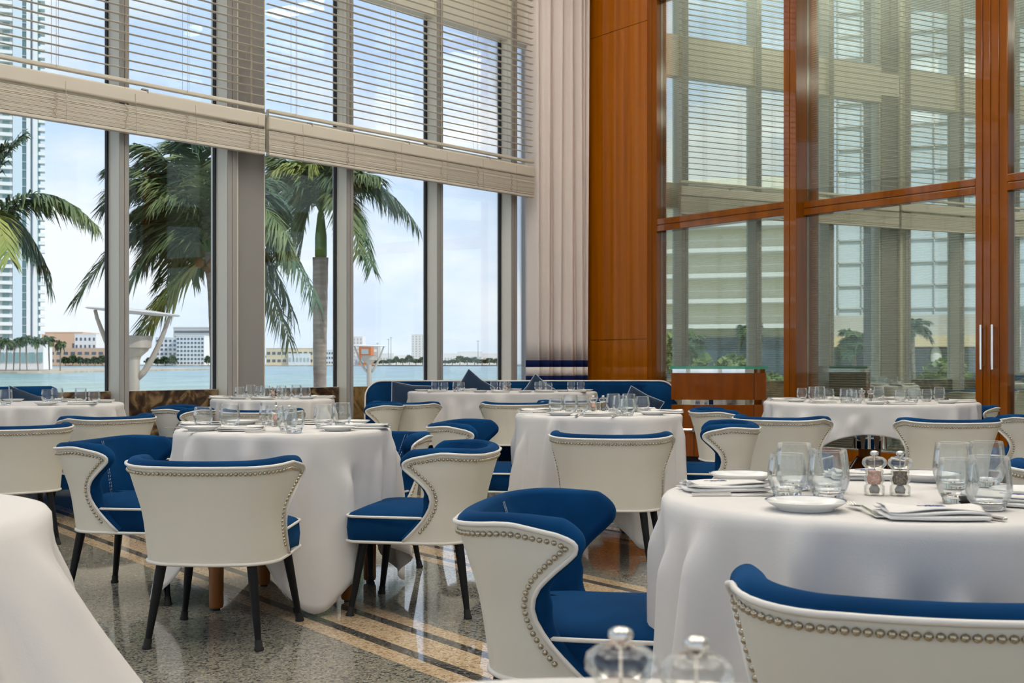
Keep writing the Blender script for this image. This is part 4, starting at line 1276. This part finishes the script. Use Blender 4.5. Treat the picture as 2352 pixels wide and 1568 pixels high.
# ================================================================== tables and cloths
TOP = .760
def cloth(name, label, c, rx, ry, half, ang, seed, zfloor=.012, half2=None, flare=.075, wide=.30):
    """square cloth draped over a round or oval top: corners hang lowest, folds start below the rim"""
    rnd = random.Random(seed)
    na = 192
    ph = [rnd.uniform(0, 6.28) for _ in range(8)]
    half2 = half2 or half
    mb = MB()
    rows = []
    def edge(a): return Vector((rx * math.cos(a), ry * math.sin(a), 0))
    cols = [2 * math.pi * k / na for k in range(na)]
    zt = TOP + .003
    folds = []                                       # (angle, width, height, where it starts, lean)
    a_ = rnd.uniform(0, .3)
    while a_ < 6.28:
        folds.append((a_, rnd.uniform(.045, .10), rnd.uniform(.030, .072), rnd.uniform(-.04, .16), rnd.uniform(-.16, .16)))
        a_ += rnd.uniform(.22, .50)
    for q in [.25, .5, .75, .9, .97]:
        rows.append([(edge(a).x * q, edge(a).y * q, zt + .0006 * math.sin(3 * a + ph[0]) * q) for a in cols])
    nd = 26
    for i in range(nd + 1):
        row = []
        for a in cols:
            ca, sa = abs(math.cos(a - ang)), abs(math.sin(a - ang))
            e = edge(a)
            reach = ((ca / half) ** 7 + (sa / half2) ** 7) ** (-1 / 7)
            L = min(max(.16, reach - e.length), TOP + .08)
            s = (i / nd) ** 1.15 * L                          # arc length from the rim
            rr = .022                                         # soft rim
            if s < rr * 1.57:
                al = s / rr; out = rr * math.sin(al); down = rr * (1 - math.cos(al))
            else:
                out = rr; down = rr + (s - rr * 1.57)
            q = down / .74
            ac = ((a - ang) % (math.pi / 2)) - math.pi / 4     # angle from the corner direction
            cone = math.exp(-(ac / wide) ** 2)
            rad = out + .004 * q + cone * flare * q ** 1.1 - .030 * q * math.exp(-((abs(ac) - .55) / .2) ** 2)
            rip = 0.0
            for fa, fw, fh, f0, fl in folds:
                d_ = (a - fa - fl * q + math.pi) % (2 * math.pi) - math.pi
                if abs(d_) < .5:
                    g = min(1, max(0, (q - f0) / .16)); g = g * g * (3 - 2 * g)
                    w_ = fw * (.7 + .9 * q)
                    rip += fh * g * (math.exp(-(d_ / w_) ** 2) - .42 * math.exp(-((d_ - fw * 1.9) / (w_ * 1.1)) ** 2))
            rip += .005 * math.sin(17 * a + ph[3] + 3 * q) * min(1, q * 4)
            crease = .010 * math.sin(5 * a + 7 * q + ph[5]) * q
            d = e.normalized()
            tx = Vector((-d.y, d.x, 0))
            z = zt - down
            extra = 0
            if z < zfloor:                                    # the tip rests on the floor
                extra = (zfloor - z) * .5; z = zfloor + .004 * math.sin(20 * a)
            p = e + d * (rad + rip * (.55 + .6 * q) + crease + extra) + tx * (.02 * q * math.sin(6 * a + ph[6]))
            row.append((p.x, p.y, z))
        rows.append(row)
    mb.grid([r[::-1] for r in rows], True)
    mb.v.append((0, 0, zt)); ci = len(mb.v) - 1
    for k in range(na):
        mb.f.append([ci, (k + 1) % na, k]); mb.mi.append(0)
    o = mb.obj(name, M['linen'], None, smooth=True)
    o.location = (c[0], c[1], 0)
    md = o.modifiers.new('thickness', 'SOLIDIFY'); md.thickness = .0022; md.offset = -1
    return tag(o, label, 'tablecloth', 'white tablecloths')

def round_table(label, c, rx, ry, leg_r=.40, ang=.35, legs=True, spots=None):
    t = thing('dining_table', label, 'table', (c[0], c[1], 0), 0, 'clothed dining tables')
    mb = MB(); n = 48
    mb.prism([((rx - .012) * math.cos(6.2832 * k / n), (ry - .012) * math.sin(6.2832 * k / n)) for k in range(n)], TOP - .035, TOP - .002)
    mb.obj('tabletop', M['table_wood'], t)
    if legs:
        for k in range(4):
            a = ang + math.pi / 4 + k * math.pi / 2
            x, y = leg_r * math.cos(a) * (rx / .47 if rx > .6 else 1), leg_r * math.sin(a) * (ry / .47 if rx > .6 else 1)
            if spots: x, y = spots[k]
            mb = MB(); mb.lathe([(.034, TOP - .035), (.033, .5), (.031, .022), (.028, .012)], 16, c=(x, y, 0), cap1=True)
            l = mb.obj('leg', M['table_wood'], t, smooth=True, angle=50)
            mb = MB(); mb.lathe([(.017, .013), (.018, .0)], 12, c=(x, y, 0), cap1=True); mb.obj('foot_pad', M['rubber'], l)
    return t

TNAME = {'left_front': 'centre left table', 'middle': 'middle table', 'window': 'window table under the grey column', 'far_left': 'far left table',
         'sofa': 'long sofa table', 'glass_wall': 'large table by the glazed wall', 'near_right': 'near right table', 'bottom_edge': 'table at the bottom edge'}
CL = {  # half side of the cloth, angle, seed
 'left_front': (.96, math.radians(70), 3), 'middle': (.95, math.radians(69), 5), 'window': (.92, math.radians(20), 8), 'far_left': (1.06, math.radians(30), 9),
 'sofa': (1.42, 0.0, 12), 'glass_wall': (1.02, math.radians(73), 14), 'near_right': (.92, math.radians(156), 17), 'bottom_edge': (.86, .3, 19)}
for k, T in TABLES.items():
    rx, ry = T['r']
    if k == 'glass_wall':
        t = round_table('large round table with steel drum pedestal by the glazed wall', T['c'], rx, ry, legs=False)
        mb = MB(); mb.lathe([(.13, .40), (.13, .56)], 40, cap0=True, cap1=True); mb.obj('drum', M['chrome'], t, smooth=True, angle=40)
        mb = MB(); mb.lathe([(.085, .02), (.085, .40)], 24); mb.lathe([(.10, .56), (.10, TOP - .04)], 24); mb.obj('column', M['lacquer_dark'], t, smooth=True)
        for q in range(4):
            a = .5 + q * math.pi / 2
            mb = MB(); d = Vector((math.cos(a), math.sin(a), 0)); mb.tube([d * .08 + Vector((0, 0, .30)), d * .22 + Vector((0, 0, .16)), d * .40 + Vector((0, 0, .035))], [.05, .04, .034], 10)
            mb.obj('leg', M['lacquer_dark'], t, smooth=True)
    else:
        t = round_table('wooden legged dining table under white cloth: the ' + TNAME[k], T['c'], rx, ry, ang=.3, spots=[(-.22, -.37), (-.13, .17), (.32, -.19), (.36, .28)] if k == 'left_front' else None)
    hs, an, sd = CL[k]
    cloth('tablecloth', 'white linen cloth draped over the ' + TNAME[k], T['c'], rx, ry, hs, an, sd, half2=(.98 if k == 'sofa' else None), flare=(.03 if k == 'near_right' else .075))
round_table('dining table under white cloth in the bottom left corner', (-1.42, 2.28), .47, .47)
cloth('tablecloth', 'near white cloth with a long slanting corner in the bottom left', (-1.42, 2.28), .47, .47, 1.0, math.radians(-58), 23, flare=.52, wide=.42)
# ================================================================== table ware
def lathe_mesh(name, prof, seg, m, smooth=True, angle=None, cap0=False, cap1=False):
    mb = MB(); mb.lathe(prof, seg, cap0=cap0, cap1=cap1); return mb.mesh(name, m, smooth, angle)
def tumbler_parts(h, r):
    wall = [(.70 * r, .009), (.86 * r, .018), (.97 * r, .034), (1.0 * r, .046), (.985 * r, .06), (.92 * r, .08 * h / .1), (.855 * r, h - .001), (.845 * r, h), (.835 * r, h - .001), (.90 * r, .08 * h / .1), (.965 * r, .06), (.978 * r, .046), (.945 * r, .034), (.80 * r, .020)]
    base = [(.001, 0), (.66 * r, 0), (.70 * r, .003), (.72 * r, .0088), (.78 * r, .0185), (.55 * r, .0135), (.001, .0125)]
    return lathe_mesh('bowl', wall, 28, M['glass_wall']), lathe_mesh('base', base, 28, M['glass_base'])
TB = {'big': tumbler_parts(.108, .0460), 'small': tumbler_parts(.094, .0440)}
def tumbler(kind):
    t = thing('tumbler', 'x', 'glass')
    link_mesh('bowl', TB[kind][0], t); link_mesh('base', TB[kind][1], t)
    return t
def plate_proto():
    r = .082
    mb = MB()
    prof = [(.001, .002), (.050, .002), (.052, 0), (.055, 0), (.057, .004), (.072, .011), (r - .001, .0175), (r, .0188), (r - .0015, .0196)]
    mb.lathe(prof, 40)
    mb.m = 1; mb.lathe([(r - .0015, .0196), (r - .0045, .0186)], 40); mb.m = 0
    mb.lathe([(r - .0045, .0186), (.070, .0135), (.058, .0075), (.050, .006), (.001, .006)], 40)
    return mb.mesh('side_plate', [M['china'], M['china_line']], smooth=True, angle=60)
PL = plate_proto()
def napkin_mesh(seed, w=.195, d=.115):
    """linen napkin folded twice: two soft puffed layers with rounded fold edges"""
    rnd = random.Random(seed)
    a, b, c_ = rnd.uniform(0, 6), rnd.uniform(0, 6), rnd.uniform(0, 6)
    mb = MB()
    z0 = .0008
    for lay, th in enumerate((.0085, .0065, .004)):
        sx, sy = rnd.uniform(-.004, .004), rnd.uniform(-.006, .006)
        ww = w * (1 - .025 * lay); dd = d * (1 - .05 * lay - (.12 if lay == 2 else 0))
        n, m_ = 20, 12
        top = []; bot = []
        for i in range(n + 1):
            rt = []; rb = []
            for j in range(m_ + 1):
                u, v = 2 * i / n - 1, 2 * j / m_ - 1
                x = ww / 2 * math.copysign(1 - (1 - abs(u)) ** 1.3, u) + sx + .003 * math.sin(5 * v + a + lay)
                y = dd / 2 * math.copysign(1 - (1 - abs(v)) ** 1.3, v) + sy + .004 * math.sin(3 * u + b + lay)
                ed = max(0, 1 - abs(u) ** 8) ** .5 * max(0, 1 - abs(v) ** 8) ** .5
                wob = (.0022 * math.sin(3.4 * u + c_ + lay) * math.cos(2.6 * v + a) + .0016 * math.sin(7 * v + b) * max(0, -u)) * (.5 + lay * .5)
                lift = .010 * max(0, abs(u) - .75) * (1 if u < 0 else .3) * (lay + 1) * (.5 + .5 * math.sin(5 * v + c_))
                zc = z0 + th / 2 + wob * (lay > 0) + lift
                rt.append((x, y, zc + th / 2 * ed)); rb.append((x, y, zc - th / 2 * ed))
            top.append(rt); bot.append(rb)
        mb.grid([r[::-1] for r in top]); mb.grid(bot)
        z0 += th + .0004
    me = mb.mesh('napkin', M['napkin'], smooth=True)
    bm = bmesh.new(); bm.from_mesh(me); bmesh.ops.remove_doubles(bm, verts=bm.verts[:], dist=.00002); bmesh.ops.recalc_face_normals(bm, faces=bm.faces[:]); bm.to_mesh(me); bm.free()
    return me
NK = [napkin_mesh(i) for i in range(4)]
def emblem_mesh():
    """stitched blue monogram: a crest-like tangle of loops on a long line"""
    mb = MB(); z = .0225
    def st(pts, r=.0007): mb.tube([(x, y, z) for x, y in pts], r, 5)
    st([(-.030, 0), (-.012, .0005), (.012, 0)], .0006)
    for k in range(5):
        x = -.012 + .007 * k
        st([(x + .0035 * math.cos(t * .7) , .006 * math.sin(t * .7) * (1.2 if k % 2 else .8)) for t in range(10)])
    st([(-.016, -.008), (-.010, .008), (-.004, -.007), (.003, .009), (.008, -.008), (.016, .004)])
    st([(.012, .006), (.020, .001), (.012, -.004), (.022, -.006)])
    return mb.mesh('embroidered_emblem', M['navy_thread'])
EMB = emblem_mesh()
def knife_mesh():
    mb = MB()
    mb.bbox((-.055, 0, .0035), (.09, .012, .006), .002)
    P = []
    for x, w, z in ((-.012, .008, .0035), (0, .010, .003), (.05, .019, .0022), (.09, .018, .002), (.115, .003, .002)):
        P.append([(x, -w / 2, z), (x, w / 2, z), (x, w / 2, z + .0014), (x, -w / 2, z + .0014)])
    mb.grid(P, True)
    return mb.mesh('knife', M['steel'])
KN = knife_mesh()
def fork_meshes():
    mb = MB()
    P = []
    for x, w, z in ((-.095, .016, .002), (-.085, .018, .0022), (-.03, .008, .006), (.015, .006, .009), (.035, .018, .008), (.048, .022, .006), (.052, .022, .006)):
        P.append([(x, -w / 2, z), (x, w / 2, z), (x, w / 2, z + .0022), (x, -w / 2, z + .0022)])
    mb.grid(P, True); mb.f.append([3, 2, 1, 0]); mb.mi.append(0)
    h = mb.mesh('fork_handle', M['steel'])
    mb = MB()
    P = []
    for x, w, z in ((.050, .0036, .006), (.075, .003, .0045), (.095, .0018, .008)):
        P.append([(x, -w / 2, z), (x, w / 2, z), (x, w / 2, z + .0018), (x, -w / 2, z + .0018)])
    mb.grid(P, True)
    return h, mb.mesh('tine', M['steel'])
FK = fork_meshes()
MILL = dict(
 body=lathe_mesh('mill_body', [(.001, .001), (.0225, .001), (.0228, .020), (.0215, .023), (.0175, .026), (.0225, .036), (.0232, .041), (.0215, .046), (.0175, .050), (.0205, .056), (.0195, .061), (.0165, .063)], 24, M['acrylic']),
 head=lathe_mesh('mill_head', [(.0165, .0635), (.020, .066), (.0262, .074), (.0272, .080), (.0255, .087), (.019, .0925), (.009, .095), (.001, .0955)], 24, M['acrylic']),
 knob=lathe_mesh('mill_knob', [(.004, .092), (.0042, .096), (.0082, .0985), (.0095, .102), (.0088, .106), (.005, .1085), (.001, .109)], 18, M['steel']),
 spin=lathe_mesh('spindle', [(.0016, .012), (.0016, .094)], 8, M['steel']),
 grind=lathe_mesh('grinder', [(.001, .004), (.010, .004), (.012, .014), (.007, .024), (.001, .025)], 14, M['frame_grey']),
 s=lathe_mesh('filling', [(.001, .026), (.013, .026), (.0155, .036), (.0160, .041), (.0148, .046), (.013, .050), (.0150, .058), (.001, .0605)], 18, M['salt']),
 p=lathe_mesh('filling', [(.001, .026), (.0135, .026), (.0165, .036), (.0172, .041), (.0160, .046), (.014, .050), (.0155, .058), (.001, .0605)], 18, M['pepper']))
def mill(kind, label, loc):
    t = thing('salt_mill' if kind == 's' else 'pepper_mill', label, 'salt mill' if kind == 's' else 'pepper mill', loc, .3, 'table mills'); t.scale = (1, 1, .91)
    link_mesh('mill_body', MILL['body'], t); hd = link_mesh('mill_head', MILL['head'], t); link_mesh('mill_knob', MILL['knob'], hd)
    link_mesh('filling', MILL[kind], t); link_mesh('spindle', MILL['spin'], t); link_mesh('grinder', MILL['grind'], t)
ORD = ['first', 'second', 'third', 'fourth', 'fifth', 'sixth', 'seventh', 'eighth', 'ninth', 'tenth', 'eleventh', 'twelfth']
def ordinals(items, c):
    """names in order of how they stand from left to right as seen from the camera"""
    order = sorted(range(len(items)), key=lambda i: (c[0] + items[i][0]) / (c[1] + items[i][1]))
    out = [''] * len(items)
    for r_, i in enumerate(order): out[i] = ORD[r_]
    return out
ZT = TOP + .0045
tb = {k: None for k in TB}
rnd = random.Random(31)
for k, T in TABLES.items():
    c = T['c']; tn = TNAME[k]
    od = ordinals(T['glass'], c)
    for i, (x, y) in enumerate(T['glass']):
        kind = 'small' if (i * 7 + len(k)) % 5 < 2 else 'big'
        if tb[kind] is None: g = tb[kind] = tumbler(kind)
        else: g = copy_tree(tb[kind])
        g.location = (c[0] + x, c[1] + y, ZT)
        g.rotation_euler = (0, 0, rnd.uniform(0, 6))
        g['label'] = 'clear stemless tumbler on the %s, %s from the left' % (tn, od[i]); g['group'] = 'tumblers on the ' + tn
        if k == 'left_front' and i in (2, 7):
            mb = MB(); rr_ = .0462 if kind == 'big' else .0442
            for cu in ([(-.010, .064), (-.004, .080), (.002, .064), (.008, .080), (.012, .066)], [(-.012, .072), (0, .069), (.014, .074)], [(-.002, .058), (.004, .070), (-.001, .082), (-.007, .075), (.0, .066)]):
                mb.tube([(rr_ * .975 * math.sin(u / rr_), -rr_ * .975 * math.cos(u / rr_), v * .9) for u, v in cu], .0006, 4)
            e_ = mb.obj('etched_monogram', M['china'], g); e_.rotation_euler = (0, 0, -g.rotation_euler.z); tag(e_, 'white etched monogram')
    for x, y, kd in T['mill']:
        if kd == 's': mill('s', 'clear mill of pink salt on the ' + tn, (c[0] + x, c[1] + y, ZT))
        else: mill('p', 'clear mill of dark peppercorns on the ' + tn, (c[0] + x, c[1] + y, ZT))
    od = ordinals(T['plate'], c)
    for i, (x, y) in enumerate(T['plate']):
        o = link_mesh('side_plate', PL); o.location = (c[0] + x, c[1] + y, ZT)
        tag(o, 'navy rimmed white plate on the %s, %s from the left' % (tn, od[i]), 'plate', 'side plates on the ' + tn)
    od = ordinals(T['napkin'], c)
    for i, (x, y, a) in enumerate(T['napkin']):
        o = link_mesh('napkin', NK[(i + len(k)) % 4]); o.location = (c[0] + x, c[1] + y, ZT); o.rotation_euler = (0, 0, math.radians(a))
        tag(o, 'folded white napkin on the %s, %s from the left' % (tn, od[i]), 'napkin', 'napkins on the ' + tn)
        if k in ('near_right', 'left_front'):
            e_ = link_mesh('embroidered_emblem', EMB, o); e_.location = (-.02 if i == 0 else .0, 0, 0)
            tag(e_, 'navy embroidered emblem')
    od = ordinals(T['knife'], c)
    for i, (x, y, a) in enumerate(T['knife']):
        o = link_mesh('knife', KN); o.location = (c[0] + x, c[1] + y, ZT); o.rotation_euler = (0, 0, math.radians(a))
        one = len(T['knife']) == 1
        tag(o, 'steel table knife on the %s' % tn + ('' if one else ', %s from the left' % od[i]), 'knife', 'knives on the tables')
    for x, y, a in T['fork']:
        t = thing('fork', 'steel fork on the ' + tn, 'fork', (c[0] + x, c[1] + y, ZT), math.radians(a), 'forks on the tables')
        link_mesh('fork_handle', FK[0], t)
        for q in range(4):
            o = link_mesh('tine', FK[1], t); o.location = (0, (q - 1.5) * .0056, 0)

# ================================================================== sofa in the corner
def sofa():
    A = Vector((-1.60, 13.05, 0)); B = Vector((1.80, 13.15, 0))
    d = (B - A).normalized(); nf = Vector((d.y, -d.x, 0)); L = (B - A).length
    root = thing('corner_sofa', 'long navy blue velvet sofa with white piping in the corner', 'sofa', (A + B) / 2, math.atan2(d.y, d.x))
    # local: x along the sofa, -y towards the room, back stands at y 0..0.16
    H = .862
    hw = L / 2
    def outline(ins, hh):     # rounded upper corners
        r = .16
        pts = [(-hw + ins, .10)]
        for k in range(9):
            a = math.pi - math.pi / 2 * k / 8; pts.append((-hw + ins + r + r * math.cos(a), hh - r + r * math.sin(a)))
        n = 24
        for k in range(1, n): pts.append((-hw + ins + r + (2 * (hw - ins - r)) * k / n, hh))
        for k in range(9):
            a = math.pi / 2 - math.pi / 2 * k / 8; pts.append((hw - ins - r + r * math.cos(a), hh - r + r * math.sin(a)))
        pts.append((hw - ins, .10))
        return pts
    def wing(x, z):           # ends sweep forward towards the room
        u = max(0, abs(x) - (hw - .42)) / .42
        return -.42 * u ** 1.7 * (1.0 - .62 * max(0, (z - .45) / .42))
    mb = MB()
    rows = []
    for ins, hh, y in ((.03, H - .02, .15), (.0, H - .005, .13), (0, H, .08), (0.0, H - .004, .02), (.02, H - .02, -.004), (.05, H - .06, -.015), (.3, H - .3, -.03)):
        rows.append([(x, y + wing(x, z), z) for x, z in outline(ins, hh)])
    mb.grid(rows)
    b = mb.obj('sofa_back', M['velvet'], root, smooth=True)
    md = b.modifiers.new('sub', 'SUBSURF'); md.levels = md.render_levels = 1
    mb = MB(); mb.box((0, -.01, .48), (L - .5, .06, .68)); mb.obj('back_panel', M['velvet'], root)
    mb = MB(); mb.tube([(x, .0 + wing(x, z), z) for x, z in outline(-.004, H + .002)], .009, 6); mb.obj('piping', M['piping'], root, smooth=True)
    mb = MB(); mb.bbox((0, -.33, .36), (L - .24, .62, .17), .05); mb.obj('seat_cushion', M['velvet'], root, smooth=True, angle=70)
    mb = MB(); mb.box((0, -.30, .16), (L - .3, .52, .24)); mb.obj('base', M['velvet'], root)
    mb = MB(); mb.box((0, -.30, .025), (L - .4, .44, .05)); mb.obj('plinth', M['black'], root)
sofa()
def cushion(label, loc, rot, w=.44, h=.44, th=.13):
    root = thing('scatter_cushion', label, 'cushion', loc, 0, 'navy scatter cushions'); root.rotation_euler = rot
    n = 14
    def surf(sg):
        P = []
        for i in range(n + 1):
            r = []
            for j in range(n + 1):
                u, v = 2 * i / n - 1, 2 * j / n - 1
                pin = 1 - .09 * (1 - abs(v)) * abs(u) - .0; pin2 = 1 - .09 * (1 - abs(u)) * abs(v)
                bul = (max(0, 1 - u * u) * max(0, 1 - v * v)) ** .45
                r.append((u * w / 2 * pin, sg * bul * th / 2, v * h / 2 * pin2))
            P.append(r)
        return P
    mb = MB(); a = surf(1); b = surf(-1)
    mb.grid(a); mb.grid([r[::-1] for r in b])
    mb.obj('cushion_cover', M['cushion'], root, smooth=True)
    per = [a[i][0] for i in range(n + 1)] + [a[n][j] for j in range(1, n + 1)] + [a[i][n] for i in range(n - 1, -1, -1)] + [a[0][j] for j in range(n - 1, 0, -1)]
    MB().tube(per, .004, 5, closed=True).obj('cushion_piping', M['thread'], root, smooth=True)
cushion('navy cushion with pale piping slumped at the left end of the corner sofa', (-1.10, 12.70, .64), (-.45, .12, .12))
cushion('navy cushion standing on its corner, its point above the sofa back', (-.44, 12.92, .74), (-.15, .62, .0), w=.36, h=.38)
cushion('navy cushion tipped on end before the curtain on the sofa', (.27, 12.92, .72), (-.15, .66, -.1), w=.30, h=.34)
cushion('navy cushion leaning at the right end of the corner sofa', (1.38, 12.66, .58), (-.40, .45, -.25), w=.40, h=.36)
# banquette at the far left window
def banquette():
    c = wp(8.95, .48, 0)
    root = thing('window_banquette', 'navy velvet window seat at the far left edge', 'sofa', c, math.atan2(W.y, W.x))
    mb = MB(); mb.bbox((0, .20, .58), (2.3, .16, .56), .06); mb.obj('sofa_back', M['velvet'], root, smooth=True, angle=70)
    mb = MB(); mb.bbox((0, -.15, .36), (2.3, .60, .16), .05); mb.obj('seat_cushion', M['velvet'], root, smooth=True, angle=70)
    mb = MB(); mb.box((0, -.12, .14), (2.2, .5, .28)); mb.obj('base', M['velvet'], root)
banquette()
p = wp(8.22, .58, .70)
cushion('navy cushion at the end of the far left window seat', p, (-.5, .35, math.atan2(W.y, W.x)), w=.34, h=.28)

# ================================================================== curved sideboard before the glazing
def sideboard():
    root = thing('sideboard', 'tall bow fronted red brown lacquered sideboard with green glass top', 'cabinet', (2.235, 12.72, 0), math.radians(-9))
    hw, dp = .505, .42
    def plan(g, bow=.13, x1=None):
        """front bows towards the room (-y); right part runs straight back"""
        pts = []
        n = 18
        xr = hw * .74
        for k in range(n + 1):
            u = k / n
            x = -hw - g + (xr + hw + g) * u
            pts.append((x, -.02 - g - bow * math.sin(math.pi * (.18 + .72 * u)) ** 1.0))
        pts += [(hw + g, -.005 - g), (hw + g, dp), (-hw - g, dp)]
        return pts
    def slab(nm, g, z0, z1, m, par=root):
        mb = MB(); mb.prism(plan(g), z0, z1); return mb.obj(nm, m, par)
    slab('plinth', -.04, 0, .06, M['black'])
    lower = slab('lower_case', 0, .06, .615, M['cabinet_wood'])
    slab('mirror_band', -.018, .615, .668, M['chrome'])
    slab('upper_case', .0, .668, .955, M['cabinet_wood'])
    slab('mirror_band', -.012, .955, .998, M['chrome'])
    slab('glass_top', .012, .998, 1.028, M['green_glass'])
    # dark joints of doors and drawer, steel strip and latch
    P = plan(.0015)
    def joint(x, z0, z1):
        k = min(range(19), key=lambda i: abs(P[i][0] - x)); mb = MB(); mb.box((P[k][0], P[k][1], (z0 + z1) / 2), (.005, .006, z1 - z0)); mb.obj('door_joint', M['black'], root)
    joint(-.27, .07, .61); joint(.37, .07, .61); joint(.37, .672, .952)
    Pq = [Vector((x, y, .345)) for x, y in plan(.004)[1:6]]
    mb = MB(); mb.tube(Pq, [.014] * len(Pq), 4); mb.obj('handle_strip', M['steel'], root)
    mb = MB(); mb.lathe([(.022, 0), (.022, .03)], 16, cap0=True, cap1=True); o = mb.obj('latch', M['steel'], root, smooth=True, angle=40); o.location = (P[5][0], P[5][1] - .02, .345); o.rotation_euler = (math.pi / 2, 0, 0)
sideboard()
